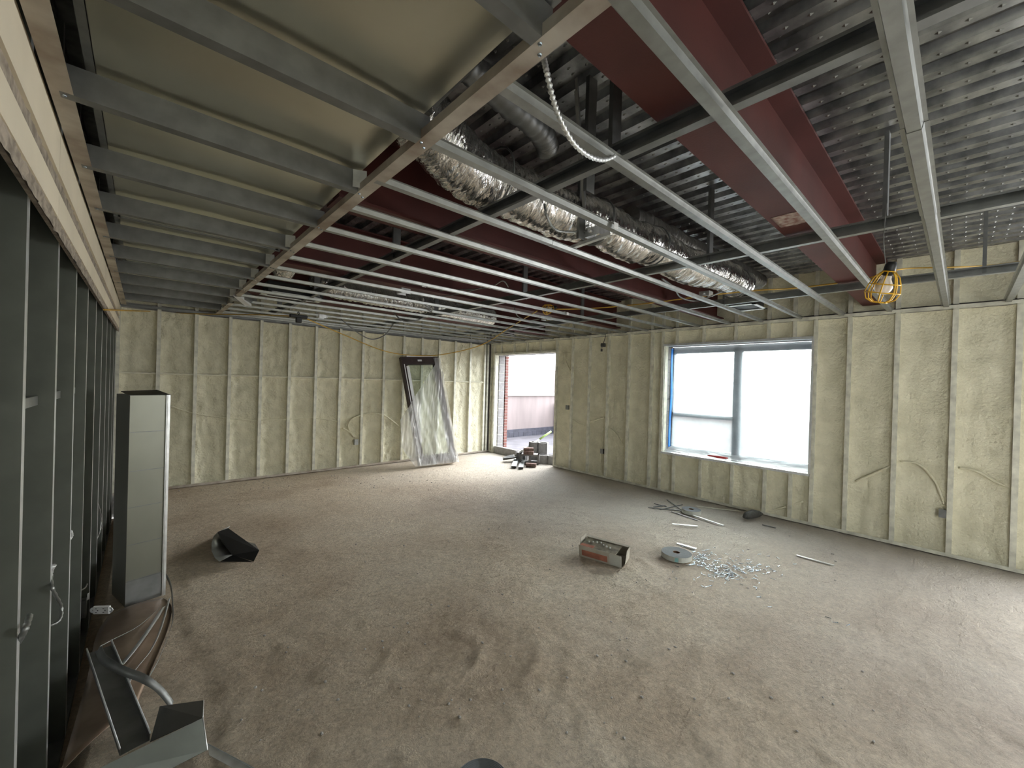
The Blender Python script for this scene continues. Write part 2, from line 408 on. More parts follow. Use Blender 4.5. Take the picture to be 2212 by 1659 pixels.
# conduits swallowed by the foam of the back wall
def wall_tube(parent, P, pts, r, name='foamed_cable'):
    bm = nb(); tube(bm, [P(*p) for p in spline(pts, 5)], r, 8); return obj(name, bm, M['foam'], parent)
def bpt(x, y, d=.03): p = ony(x, y, YB+d); return (p.x, d, p.z)
wall_tube(wb, Pb, [bpt(366, 876), bpt(420, 893), bpt(490, 903), bpt(560, 908), bpt(620, 905), bpt(680, 903), bpt(735, 912)], .011)
wall_tube(wb, Pb, [bpt(764, 944), bpt(752, 920), bpt(765, 902), bpt(800, 893), bpt(830, 897), bpt(862, 921)], .014)
wall_tube(wb, Pb, [bpt(740, 925), bpt(755, 933), bpt(768, 945)], .012)
wall_tube(wb, Pb, [bpt(1000, 745), bpt(990, 790), bpt(984, 818)], .008)
p = ony(770, 955, YB); obx = empty('outlet_box', (p.x, YB, p.z)); tag(obx, 'small steel outlet box in the foam of the back wall, left of the wrapped window', 'outlet box')
bm = nb(); sheet(bm, [(-.035, .045), (-.035, -.004), (.035, -.004), (.035, .045)], .002, (0, 0, -.05), (0, 0, .05), X_, Y_); obj('box_shell', bm, M['galv'], obx)
obj('box_back', B(-.033, .033, .02, .03, -.048, .048), M['galvdark'], obx)

# window wall (right)
wr = empty('wall_right'); tag(wr, kind='structure')
DY0, DY1, DZ1 = 5.38, 7.25, 2.24
WY0, WY1, WZ0, WZ1 = 1.235, 3.13, .615, 2.255
for (a, c, z0, z1) in ((-4.2, -2.95, -.1, ZD), (-2.95, -.85, -.1, WZ0), (-2.95, -.85, WZ1, ZD), (-.85, WY0, -.1, ZD), (WY1, DY0, -.1, ZD), (DY1, YB+.3, -.1, ZD), (WY0, WY1, -.1, WZ0), (WY0, WY1, WZ1, ZD), (DY0, DY1, DZ1, ZD)):
    obj('masonry', B(XR+.115, XR+.29, a, c, z0, z1), M['block'], wr)
sf = stud_mesh(0, 2.5, 'y', 'foamy'); su = stud_mesh(2.53, ZD, 'y', 'foamy')
sl = stud_mesh(0, WZ0-.03, 'y', 'foamy'); sh = stud_mesh(WZ1+.03, 2.5, 'y', 'foamy')
ry_ = [-.87, -.745, -.34, .065, .485, .885, WY0-.03, WY1+.025, 3.34, 3.75, 4.16, 4.56, 4.96, DY0-.02, DY1+.02, YB-.02]
for y in ry_: link('stud', sf, None, wr, (XR, y, 0))
win_s = [1.42, 1.705, 2.10, 2.53, 2.93]
for y in win_s: link('stud', sl, None, wr, (XR, y, 0)); link('stud', sh, None, wr, (XR, y, 0))
for y in (5.81, 6.2, 6.6, 7.03):
    link('stud', sh, None, wr, (XR, y, 0))
allr = sorted(ry_+win_s+[5.81, 6.2, 6.6, 7.03])
for y in allr: link('stud', su, None, wr, (XR, y, 0))
for i in range(len(allr)-1):
    a, c = allr[i]+.018, allr[i+1]-.022
    if c-a < .05: continue
    mid = (a+c)/2
    rg = 1.0 if mid > 3.1 else .75
    if WY0-.02 < mid < WY1: foam(wr, Pr, a, c, .02, WZ0-.03, .05, .8, i+100, 0); foam(wr, Pr, a, c, WZ1+.03, 2.48, .05, .7, i+130, 0)
    elif DY0 < mid < DY1: foam(wr, Pr, a, c, DZ1+.03, 2.48, .06, .8, i+160, 0)
    elif a > -.9: foam(wr, Pr, a, c, .02, 2.48, .066 if mid > 3.1 else .052, rg*.8, i+190, 0, du=.03, dz=.035)
    foam(wr, Pr, a, c, 2.54, ZD, .06, .6, i+260, 0, dz=.08, du=.06)
for (a, c) in ((-3, DY0), (DY1, YB)):
    bm = nb(); sheet(bm, [(-.002, .035), (-.002, 0), (.10, 0)], .0016, (XR, a, 0), (XR, c, 0), X_, Z_); obj('bottom_track', bm, M['foamy'], wr)
bm = nb(); sheet(bm, [(-.035, -.032), (-.035, 0), (.03, 0), (.03, -.03)], .0016, (XR, -3, 2.515), (XR, YB, 2.515), X_, Z_); obj('top_track', bm, M['foamy'], wr)
bm = nb(); sheet(bm, [(-.001, .04), (-.001, 0), (.12, 0)], .0016, (XR, DY0, DZ1), (XR, DY1, DZ1), X_, Z_); obj('header_track', bm, M['foamy'], wr)
def rpt(x, y, d=.035): p = onx(x, y, XR+d); return (p.y, d, p.z)
for pts in ([rpt(1465, 560+0, .03)]*0 or [rpt(1236, 905), rpt(1250, 915), rpt(1262, 919)], [rpt(1269, 915), rpt(1285, 908), rpt(1305, 902)], [rpt(1312, 921), rpt(1330, 935), rpt(1345, 960)],
            [rpt(1303, 925), rpt(1298, 940), rpt(1300, 965), rpt(1296, 1000)], [rpt(1848, 1040), rpt(1890, 1022), rpt(1930, 1003)], [rpt(1945, 997), rpt(1985, 1003), rpt(2020, 1040), rpt(2040, 1090)],
            [rpt(2070, 1010), rpt(2110, 1018), rpt(2150, 1040), rpt(2200, 1062)], [rpt(1655, 1105), rpt(1690, 1097), rpt(1735, 1083)], [rpt(1218, 760), rpt(1222, 780), rpt(1232, 800)]):
    wall_tube(wr, Pr, pts, .012)
for n, (px, py, lb) in enumerate(((2037, 1110, 'outlet box half buried in foam near the right edge of the window wall'), (1299, 975, 'outlet box buried in foam between the doorway and the window'), (1224, 880, 'small switch box in the foam just right of the doorway'))):
    p = onx(px, py, XR); e = empty('outlet_box', (XR, p.y, p.z)); tag(e, lb, 'outlet box')
    bm = nb(); sheet(bm, [(-.03, .045), (-.03, .004), (.03, .004), (.03, .045)], .002, (0, 0, -.042), (0, 0, .042), Y_, X_); obj('box_shell', bm, M['galvdark'], e)
    obj('box_back', B(.012, .018, -.028, .028, -.04, .04), M['rubber'], e)

tag(obj('wall_front', B(-.6, XR+.3, -4.3, -4.15, -.4, ZD), M['foamedge']), kind='structure')
# door opening: block and brick jamb
dj = empty('door_1'); tag(dj, kind='structure')
bm = nb(); grid(bm, 6, 60, lambda a, b_: Vector((XR+.01+.1*a, DY1-.012-.02*max(0, noise.noise(Vector((a*3, b_*40, 2)))), b_*DZ1))); obj('foam_edge', bm, M['foamedge'], dj, smooth=True)
for i in range(11):
    obj('block', B(XR+.118+rnd.uniform(-.002, .002), XR+.29, DY1-.03, DY1+.1, .01+i*.2035, .2025+i*.2035-.008, bev=.003), M['block'], dj)
obj('mortar_bed', B(XR+.12, XR+.288, DY1-.022, DY1+.1, 0, DZ1), M['mortar'], dj)
for i in range(33):
    obj('brick', B(XR+.315, XR+.405, DY1-.035, DY1+.12, .005+i*.0677, .062+i*.0677, bev=.002), M['brick'], dj)
obj('mortar_bed', B(XR+.318, XR+.402, DY1-.027, DY1+.12, 0, DZ1+.2), M['mortar'], dj)
obj('lintel', B(XR+.115, XR+.42, DY0-.2, DY1+.2, DZ1+.03, DZ1+.14), M['foamy'], dj)

# window
wn = empty('window_1'); tag(wn, kind='structure')
for (a, c, z0, z1) in ((WY0, WY1, WZ0-.03, WZ0), (WY0, WY1, WZ1, WZ1+.03)):
    obj('sill_track' if z0 < 1 else 'header_track', B(XR-.004, XR+.12, a-.01, c+.01, z0, z1), M['bright'], wn)
obj('jamb_track', B(XR-.002, XR+.12, WY1-.004, WY1+.02, WZ0, WZ1), M['foamy'], wn)
obj('jamb_track', B(XR-.002, XR+.12, WY0-.02, WY0+.004, WZ0, WZ1), M['bright'], wn)
obj('foam_edge', B(XR+.02, XR+.115, WY1-.012, WY1-.003, WZ0, WZ1), M['foamedge'], wn)
for i in range(8):
    obj('block', B(XR+.118, XR+.27, WY1-.012, WY1+.05, WZ0+.005+i*.205, WZ0+.199+i*.205, bev=.003), M['block'], wn)
FX = XR+.30
for (a, c, z0, z1, nm) in ((WY0-.02, WY1+.05, WZ1-.10, WZ1, 'frame_rail'), (WY0-.02, WY1+.05, WZ0-.02, WZ0+.07, 'frame_rail'), (WY1-.03, WY1+.06, WZ0, WZ1, 'frame_stile'), (WY0-.05, WY0+.01, WZ0, WZ1, 'frame_stile'),
                           (2.11, 2.22, WZ0, WZ1, 'mullion'), (2.2, WY1, 1.16, 1.22, 'sash_rail')):
    obj(nm, B(FX, FX+.07, a, c, z0, z1, bev=.004), M['winframe'], wn)
obj('pane', B(FX+.03, FX+.036, WY0, 2.12, WZ0+.05, WZ1-.08), M['glass'], wn)
obj('pane', B(FX+.03, FX+.036, 2.2, WY1, WZ0+.05, WZ1-.08), M['glass'], wn)
bm = nb()
def ff(a, b_):
    y = WY0+.0+(WY1-WY0-.03)*a; z = WZ0+.02+(WZ1-WZ0-.03)*b_
    edge = min(a, 1-a, b_, 1-b_)
    x = XR+.262+.012*noise.noise(Vector((y*2, z*2, 1)))+.02*noise.noise(Vector((y*7, z*3, 5)))*math.exp(-edge*14)
    return Vector((x, y, z))
grid(bm, 50, 44, ff); obj('plastic_film', bm, M['film'], wn, smooth=True)
bm = nb()
def fs(a, b_):
    y = WY0+.01+(WY1-WY0-.03)*a; x = XR+.02+.24*b_
    return Vector((x, y, WZ0+.012+.05*b_*b_+.022*abs(noise.noise(Vector((y*6, x*12, 2))))+.012*abs(noise.noise(Vector((y*22, x*30, 2))))))
grid(bm, 90, 14, fs); obj('sill_film', bm, M['wrap'], wn, smooth=True)
bm = nb()
grid(bm, 3, 40, lambda a, b_: Vector((XR+.205+.06*a-.02*(1-b_), WY1-.020-.004*a+.006*math.sin(b_*9), WZ0+.06+(WZ1-WZ0-.08)*b_)))
solid(obj('blue_tape_strip', bm, M['blue'], wn, smooth=True), .002)
p0, p1 = onx(1525, 986, XR+.06), onx(1572, 993, XR+.06)
bm = nb(); c = Vector((XR+.06, (p0.y+p1.y)/2, WZ0+.035)); d = (p1-p0).normalized()
tube(bm, [c-d*.13, c-d*.1, c-d*.02, c+d*.02, c+d*.1, c+d*.15], [.004, .012, .014, .018, .016, .010], 8)
tag(obj('caulk_tool', bm, M['redtool']), 'dark red plastic tool lying on the window sill', 'tool')

# left wall
wl = empty('wall_left'); tag(wl, kind='structure')
obj('far_lining', B(XL-.165, XL-.153, -3, YB+.1, -.4, ZD), M['galvdark'], wl)
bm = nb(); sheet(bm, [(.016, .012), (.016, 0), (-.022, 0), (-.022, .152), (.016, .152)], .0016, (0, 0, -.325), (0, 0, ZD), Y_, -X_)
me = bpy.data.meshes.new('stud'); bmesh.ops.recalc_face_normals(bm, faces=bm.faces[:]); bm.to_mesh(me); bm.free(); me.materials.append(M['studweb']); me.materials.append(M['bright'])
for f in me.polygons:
    if abs(f.normal.x) > .7 and f.center.x > -.05: f.material_index = 1  # front flanges get the lit tone, webs keep the shaded one
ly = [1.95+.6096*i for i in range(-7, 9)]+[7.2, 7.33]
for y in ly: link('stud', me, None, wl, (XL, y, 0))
bm = nb(); sheet(bm, [(-.001, .035), (-.001, 0), (.155, 0)], .0016, (XL, -3, -.328), (XL, YB, -.328), -X_, Z_); obj('bottom_track', bm, M['galvdark'], wl)
for i in range(len(ly)-2):
    if .5 < ly[i] < 6:
        z = 1.475; bm = nb(); a = ly[i]
        sheet(bm, [(0, .0), (.0, .036), (.02, .036)], .0014, (XL-.045, a-.02, z), (XL-.045, a+.58, z), -X_, Z_)
        obj('bridging_channel', bm, M['galv'], wl)
# drywall strips at the head of the left wall
for (z0, z1) in ((2.35, 2.515), (2.185, 2.285)):
    y = -2.6
    while y < YB-.05:
        y2 = min(y+2.44, YB-.02)
        obj('drywall_strip', B(XL+.012, XL+.028, y+.003, y2-.003, z0+rnd.uniform(-.003, .003), z1), M['drywall'], wl); y = y2
bm = nb()
grid(bm, 260, 3, lambda a, b_: Vector((XL+.019+.007*noise.noise(Vector((a*300, b_*6, 0))), -2.6+a*(YB+2.55), 2.283+.07*b_+.006*noise.noise(Vector((a*130, b_, 3)))))); obj('joint_compound', bm, M['mud'], wl, smooth=True)
bm = nb()
grid(bm, 300, 4, lambda a, b_: Vector((XL+.024-.02*b_*0+.009*noise.noise(Vector((a*400, b_*7, 0))), -2.6+a*(YB+2.55), 2.135+.055*b_+.010*noise.noise(Vector((a*200, b_, 3)))))); obj('torn_board_edge', bm, M['mud'], wl, smooth=True)
obj('board_core', B(XL+.002, XL+.014, -2.6, YB-.03, 2.15, 2.50), M['mud'], wl)

# ------------------------------------------------------------------ ceiling grid (one suspended thing, every strip a part)
cg = empty('ceiling_grid', (0, 0, 0)); tag(cg, 'suspended galvanized ceiling grid of furring strips under the steel deck', 'ceiling grid')
bm = nb(); hp = [(-.034, .0225), (-.0225, .0225), (-.0175, 0), (.0175, 0), (.0225, .0225), (.034, .0225)]
XE = .79
sheet(bm, hp, .0012, (XE-.04, 0, 0), (XR-.03, 0, 0), Y_, Z_)
hat = bpy.data.meshes.new('furring_strip'); bmesh.ops.recalc_face_normals(bm, faces=bm.faces[:]); bm.to_mesh(hat); bm.free(); hat.materials.append(M['galv'])
bm = nb(); sheet(bm, hp, .0012, (XE-.04, 0, 0), (2.2, 0, 0), Y_, Z_); sheet(bm, [(q[0]*1.07, q[1]) for q in hp], .0012, (1.9, 0, -.0015), (2.9, 0, -.0015), Y_, Z_)
sheet(bm, hp, .0012, (2.6, 0, 0), (XR-.03, 0, 0), Y_, Z_)
hat2 = bpy.data.meshes.new('furring_strip'); bmesh.ops.recalc_face_normals(bm, faces=bm.faces[:]); bm.to_mesh(hat2); bm.free(); hat2.materials.append(M['galv'])
fy = [-1.07, -.67, -.27, .128, .545, .95, 1.355, 1.775, 2.17, 2.585, 2.99, 3.40, 3.80, 4.21, 4.62, 5.02, 5.43, 5.83, 6.24, 6.65, 7.05, 7.3]
for i, y in enumerate(fy):
    link('furring_strip', hat2 if i % 4 == 3 else hat, None, cg, (0, y, ZC+rnd.uniform(-.001, .001)))
# carrying channels above, open to the left
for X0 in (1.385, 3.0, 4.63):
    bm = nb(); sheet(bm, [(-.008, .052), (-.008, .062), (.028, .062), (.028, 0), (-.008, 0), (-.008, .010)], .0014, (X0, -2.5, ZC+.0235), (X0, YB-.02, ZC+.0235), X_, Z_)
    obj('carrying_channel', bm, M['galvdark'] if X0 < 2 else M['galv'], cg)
# hangers of stud up to the deck
for X0, ysl in ((1.43, (.98, 2.95, 4.9, 6.6)), (3.05, (.3, 1.25, 3.2, 5.0)), (4.68, (-.1, 1.75, 3.7)), (2.02, (1.62,)), (1.55, (1.2,))):
    for y in ysl:
        bm = nb(); sheet(bm, [(-.03, .02), (-.03, 0), (.03, 0), (.03, .02)], .0014, (X0, y, ZC+.03), (X0, y, ZD), X_, Y_); obj('hanger', bm, M['galvdark'], cg)
bm = nb(); sheet(bm, [(-.03, .02), (-.03, 0), (.03, 0), (.03, .02)], .0014, (1.46, 1.22, ZD-.06), (2.05, 1.62, ZD-.35), Vector((0, 0, 1)), Y_); obj('brace', bm, M['galvdark'], cg)
# left bay joists, deep C sections
bm = nb(); sheet(bm, [(.038, .010), (.038, 0), (0, 0), (0, .092), (.038, .092)], .0014, (XL+.06, 0, 0), (XE-.02, 0, 0), Y_, Z_)
me = bpy.data.meshes.new('ceiling_joist'); bmesh.ops.recalc_face_normals(bm, faces=bm.faces[:]); bm.to_mesh(me); bm.free(); me.materials.append(M['galvdark'])
jy = [.13-.61, .13, .735, 1.345, 1.93, 2.54, 3.15, 3.76, 4.37, 4.98, 5.59, 6.2, 6.81]
for y in jy: link('ceiling_joist', me, None, cg, (0, y, ZC+.001))
for i, y in enumerate(jy[3:]):
    if i in (1, 3, 4, 5, 6, 7):
        bm = nb(); sheet(bm, [(0, 0), (0, .08), (.0, .082)], .0014, (XE-.085, y-.004, ZC+.012), (XE-.03, y-.03, ZC+.012), Y_, Z_); obj('end_clip', bm, M['bright'], cg)
# dusty edge track between the two fields
def trk(a, c, xa, xb, nm='edge_track'):
    bm = nb(); L = (Vector((xb, c, 0))-Vector((xa, a, 0)))
    sheet(bm, [(.012, .034), (.012, 0), (.066, 0), (.066, .034)], .0014, (xa, a, ZC-.0005), (xb, c, ZC-.0005), X_, Z_)
    o = obj(nm, bm, M['galvdust'], cg); return o
trk(-1.8, 5.42, .72, .722); trk(6.05, YB-.05, .745, .745)
tp = onz(512, 641, ZC-.006); tq = onz(536, 661, ZC-.03)
bm = nb(); sheet(bm, [(-.035, .03), (-.035, 0), (.035, 0), (.035, .03)], .0014, tp, tq, X_, Z_); obj('splice_plate', bm, M['white'], cg)
bm = nb(); sheet(bm, [(0, 0), (0, .16)], .0014, tp+Vector((.07, .1, 0)), tp+Vector((.27, .46, 0)), X_, Z_); obj('end_plate', bm, M['galv'], cg)
bm = nb(); sheet(bm, [(.008, .062), (-.002, .062), (-.002, 0), (.052, 0)], .0014, (XL+.04, -2.6, ZC), (XL+.04, YB-.02, ZC), X_, Z_); obj('wall_track', bm, M['galvdust'], cg)
bm = nb()
for y in jy:
    for xx in (.745, .770):
        if y > .5: lathe(bm, [(.0001, -.004), (.005, -.003), (.0065, 0)], 8, 0, Matrix.Translation((xx, y+.018+(xx-.745), ZC-.0008)))
    if y > .5: lathe(bm, [(.0001, -.004), (.005, -.003), (.0065, 0)], 8, 0, Matrix.Translation((XL+.07, y+.018, ZC-.0008)))
tag(obj('screw_heads', bm, M['screw'], cg), kind='stuff')
for px, py in ((1322, 490), (1223, 678), (913, 617)):
    p = onz(px, py, ZC+.01); bm = nb(); sheet(bm, [(-.026, -.02), (-.026, .012), (.026, .012), (.026, .03)], .002, (p.x-.02, p.y, ZC+.012), (p.x+.02, p.y, ZC+.012), Y_, Z_); obj('grid_clip', bm, M['white'], cg)

# ------------------------------------------------------------------ red primed beams
lab = {0: 'nearest red-primed steel beam, overhead at upper right with a chalky patch', 1: 'second red-primed steel beam, just beyond the foil flex duct',
       2: 'third red-primed steel beam, over the middle of the room', 3: 'farthest red-primed steel beam toward the back wall'}
for i, y in enumerate((.58, 2.28, 3.95, 5.63)):
    e = empty('steel_beam', (0, y+.1, ZC+.1)); tag(e, lab[i], 'beam', 'red steel beams under the deck')
    x0, x1 = -.2, XR+.1
    x0 = .765
    obj('bottom_flange', B(x0, x1, -.1, .1, 0, .016), M['red'], e); obj('top_flange', B(x0, x1, -.1, .1, .45, .466), M['red'], e)
    obj('web', B(x0, x1, -.005, .005, .016, .45), M['red'], e)
    if i == 0:
        a = onz(1690, 478, ZC+.1)
        bm = nb(); grid(bm, 12, 6, lambda u, v: Vector((a.x-.10+.2*u+.012*noise.noise(Vector((v*9, u*3, 0))), -.095+.17*v, -.0015))); solid(obj('chalk_patch', bm, M['chalk'], e), .001)

# ------------------------------------------------------------------ big sheet-metal duct over the left bay
dk = empty('rectangular_duct', (.31, 2.4, ZC+.115)); tag(dk, 'wide flat galvanized duct above the ceiling joists along the left wall', 'duct')
y = -3.0; k = 0
segs = [-3.0, -.9, .72, 2.12, 3.62, 5.02, 6.4]
for i in range(len(segs)-1):
    a, c = segs[i], segs[i+1]
    bm = nb()
    def dd(u, v, a=a, c=c, i=i): return Vector((-.445+.89*u, a+(c-a)*v-2.4, -.004+.006*math.sin(PI*u)*math.sin(PI*v)+.003*noise.noise(Vector((u*3, v*4, i)))))
    grid(bm, 16, 16, dd); box(bm, -.445, .445, a-2.4, c-2.4, .01, .32); obj('duct_section', bm, M['duct'], dk, smooth=False)
    bm = nb(); box(bm, -.45, .45, c-2.4-.012, c-2.4+.012, -.014, .0); box(bm, -.47, -.44, c-2.4-.012, c-2.4+.03, -.016, .02); box(bm, .43, .465, c-2.4-.012, c-2.4+.02, -.016, .02); obj('drive_cleat', bm, M['galv'], dk)
for sx in (-.47,): obj('corner_flange', B(sx, sx+.022, -5.4, 4.0, -.006, .0), M['galv'], dk)
dark = empty('supply_duct', (.95, .6, ZC+.3)); tag(dark, 'dark duct collar and strap in the gap beside the wide flat duct', 'duct collar')
bm = nb(); tube(bm, [(-.10, .62, .02), (-.08, .95, .03), (-.1, 1.25, .03)], .055, 14); obj('pipe', bm, M['rubber'], dark)
obj('strap', B(-.12, -.095, .88, .93, -.09, .25), M['rubber'], dark)

# ------------------------------------------------------------------ foil flexible ducts
def flex(name, pts, r, label, seg=28, n=26, squash=None, mt='foil'):
    e = empty(name, pts[0]); tag(e, label, 'flexible duct'); o0 = Vector(pts[0])
    bm = nb(); P = spline(pts, n)
    rr = [r*(1+.05*math.sin(i*1.9)+.05*noise.noise(Vector((i*.3, 0, 3)))) for i in range(len(P))]
    R_ = tube(bm, [p-o0 for p in P], rr, seg, caps=True)
    for i, ring in enumerate(R_):
        c = P[i]-o0
        for v in ring:
            d = v.co-c; q = v.co
            k = 1+.10*noise.noise(Vector((q.x*16, q.y*5, q.z*5)))+.07*noise.noise(Vector((q.x*42, q.y*8, q.z*8)))
            v.co = c+d*k
    obj('jacket', bm, M[mt], e, smooth=True)
    return e
f1 = flex('flexible_duct', [(.84, 1.66, 2.84), (1.0, 1.71, 2.79), (1.2, 1.76, 2.74), (1.40, 1.80, 2.74), (1.7, 1.77, 2.72), (2.0, 1.76, 2.72), (2.3, 1.74, 2.75), (2.7, 1.72, 2.72), (3.0, 1.72, 2.76), (3.4, 1.70, 2.72), (3.8, 1.68, 2.72), (4.2, 1.66, 2.76), (4.6, 1.68, 2.78), (4.85, 1.66, 2.76)], .145,
          'silver foil flexible duct snaking above the ceiling strips from the near track')
for X0 in (1.42, 2.3, 3.02, 4.66):
    bm = nb(); Y0 = 1.76-.03*(X0-1.4)
    tube(bm, [Vector((X0, Y0, 2.75))-Vector((.84, 1.66, 2.84))+Vector((0, .158*math.cos(t), .158*math.sin(t))) for t in [i*2*PI/20 for i in range(21)]], .006, 6); obj('strap', bm, M['galvdark'], f1.children[0])
f2 = flex('flexible_duct', [onz(1360, 470, 2.95), onz(1410, 495, 2.95), onz(1470, 525, 2.94), onz(1540, 560, 2.92), onz(1600, 588, 2.92), onz(1638, 608, 2.92)], .09, 'dull crinkled flexible duct behind the foil duct, ending near the window wall', mt='dullfoil')
f3 = flex('flexible_duct', [(.86, 1.42, 2.98), (1.1, 1.46, 2.96), (1.5, 1.50, 2.93), (1.62, 1.55, 2.90)], .06, 'slim grey flexible duct above the near end of the foil duct', mt='galvdark')
f4 = flex('flexible_duct', [(1.45, 4.95, 2.72), (1.7, 5.1, 2.70), (2.2, 5.15, 2.70), (2.8, 5.2, 2.70), (3.4, 5.25, 2.70), (4.0, 5.3, 2.70), (4.3, 5.3, 2.70)], .12, 'foil flexible duct far back above the strips by the back wall')
f5 = flex('flexible_duct', [(.85, 4.1, 2.74), (.97, 4.3, 2.70), (1.02, 4.6, 2.68)], .10, 'short crumpled foil duct elbow above the far end of the edge track')
# ceiling diffuser frames
def diffuser(px, lb, sx=.62, sy=.34):
    c = onz(*px, ZC+.03); e = empty('air_diffuser', (c.x, c.y, ZC+.024)); tag(e, lb, 'air diffuser')
    for (a, b_, c_, d) in ((-sx/2, sx/2, -sy/2, -sy/2+.035), (-sx/2, sx/2, sy/2-.035, sy/2), (-sx/2, -sx/2+.06, -sy/2, sy/2), (sx/2-.06, sx/2, -sy/2, sy/2)):
        obj('frame', B(a, b_, c_, d, 0, .006), M['bright'], e)
    obj('plenum', B(-sx/2+.03, sx/2-.03, -sy/2+.03, sy/2-.03, .01, .12), M['black'], e)
diffuser((634, 641), 'slot air diffuser with pale metal frame just right of the edge track')
diffuser((1612, 664), 'slot air diffuser beneath the end of the foil duct by the window wall', .42, .30)
diffuser((1085, 722), 'bright slot air diffuser above the doorway corner', .5, .25)

# ------------------------------------------------------------------ cables, boxes, work lights
def cable(name, pts, r, mt, lb, cat='cable', n=10, seg=8, ridged=None, group=None):
    P = spline(pts, n); bm = nb(); tube(bm, P, r, seg, ridged=ridged); return tag(obj(name, bm, M[mt]), lb, cat, group)
def zz(x, y, z): return onz(x, y, z)
# armoured whip by the near track
A = [onz(1175, 128, 2.56), onz(1182, 160, 2.50), onz(1195, 215, 2.44), onz(1212, 262, 2.40), onz(1240, 310, 2.38), onz(1275, 338, 2.40), onz(1305, 345, 2.46), onz(1330, 335, 2.53), onz(1341, 322, 2.60)]
cable('armoured_cable', A, .0075, 'bright', 'bright spiral armoured cable dangling from the near track to a furring strip', n=18, seg=8, ridged=.2)
cable('armoured_cable', [onz(1176, 440, 2.62), onz(1182, 470, 2.55), onz(1200, 496, 2.54), onz(1230, 501, 2.56), onz(1272, 498, 2.60)], .007, 'galv', 'armoured cable drooping under the foil duct to the steel junction box', n=18, ridged=.14)
cable('grey_cable', [onz(1430, 602, 2.6), onz(1455, 620, 2.58), onz(1470, 642, 2.54), onz(1500, 650, 2.52), onz(1530, 642, 2.54), onz(1560, 630, 2.6)], .008, 'galvdark', 'dark grey cable looping below the strips near the far end of the foil duct')
cable('grey_cable', [onz(1045, 648, 2.7), onz(950, 628, 2.62), onz(1050, 622, 2.6), onz(1085, 607, 2.62), onz(1098, 620, 2.62)][1:], .006, 'galv', 'pale cable arching over the middle furring strips')
cable('grey_cable', [onz(1110, 664, 2.56), onz(1120, 684, 2.5), onz(1145, 692, 2.5), onz(1168, 688, 2.53)], .007, 'galvdark', 'short dark loop of cable feeding the junction box near the far work light')
cable('grey_cable', [ony(737, 690, 6.2), ony(775, 720, 6.2), ony(805, 733, 6.2), ony(833, 722, 6.2), ony(853, 695, 6.2)], .008, 'galvdark', 'dark cable hanging in a loop below the strips left of the wrapped window')
cable('grey_cable', [ony(845, 668, 5.3), ony(865, 690, 5.2), ony(885, 695, 5.2), ony(910, 688, 5.2), ony(928, 672, 5.2)], .008, 'galvdark', 'dark cable drooping over the far foil duct')
cable('grey_cable', [onz(914, 642, 2.58), onz(914, 655, 2.54), onz(922, 663, 2.52), onz(932, 666, 2.52), onz(933, 674, 2.50)], .008, 'galv', 'short pale pigtail of cable hanging in the middle of the grid')
cable('grey_cable', [onz(880, 638, 2.58), onz(940, 640, 2.56), onz(980, 637, 2.57), onz(1040, 622, 2.6)], .006, 'galv', 'thin pale cable lying across the strips right of the square junction box')
# yellow temporary power cord
sp = onz(645, 684, 2.36)
cable('yellow_cord', [onx(225, 669, XL+.03), onz(330, 673, 2.47), onz(430, 678, 2.45), onz(560, 680, 2.41), sp+Vector((-.05, 0, 0))], .007, 'yellow', 'yellow power cord stretched from the left wall to the black splitter', 'cord', n=14)
e0 = onz(1160, 672, 2.52)
cable('yellow_cord', [sp+Vector((.08, 0, -.01)), ony(740, 722, 5.7), ony(830, 758, 5.7), ony(900, 768, 5.7), ony(960, 765, 5.5), ony(1040, 745, 5.2), ony(1100, 708, 4.9), e0], .007, 'yellow', 'yellow power cord sagging in a long arc in front of the back wall', 'cord', n=14)
cable('yellow_cord', [onz(1200, 668, 2.55), onz(1280, 666, 2.56), onz(1400, 655, 2.58), onz(1530, 638, 2.60), onz(1640, 627, 2.62), onz(1720, 622, 2.64), onz(1860, 604, 2.64), onz(1905, 590, 2.63)], .007, 'yellow', 'yellow power cord running over the strips between the two caged lamps', 'cord', n=10)
cable('yellow_cord', [onz(1915, 588, 2.64), onz(1960, 580, 2.72), onz(2060, 577, 2.70), onz(2140, 573, 2.72), onz(2240, 560, 2.74)], .006, 'yellow', 'yellow power cord above the strips right of the near caged lamp', 'cord', n=8)
spt = empty('cord_splitter', sp); tag(spt, 'black multi-outlet cord splitter hanging on the yellow cord at left', 'cord splitter')
bm = nb(); box(bm, -.10, .10, -.022, .022, -.018, .022, bev=.008); obj('body', bm, M['black'], spt)
bm = nb(); box(bm, -.03, .035, -.028, .028, -.075, -.01, bev=.008); obj('outlet', bm, M['black'], spt)
bm = nb(); tube(bm, [(0, 0, .02), (.01, 0, .045), (.0, 0, .06), (-.015, 0, .04)], .006, 8); obj('hook', bm, M['black'], spt)
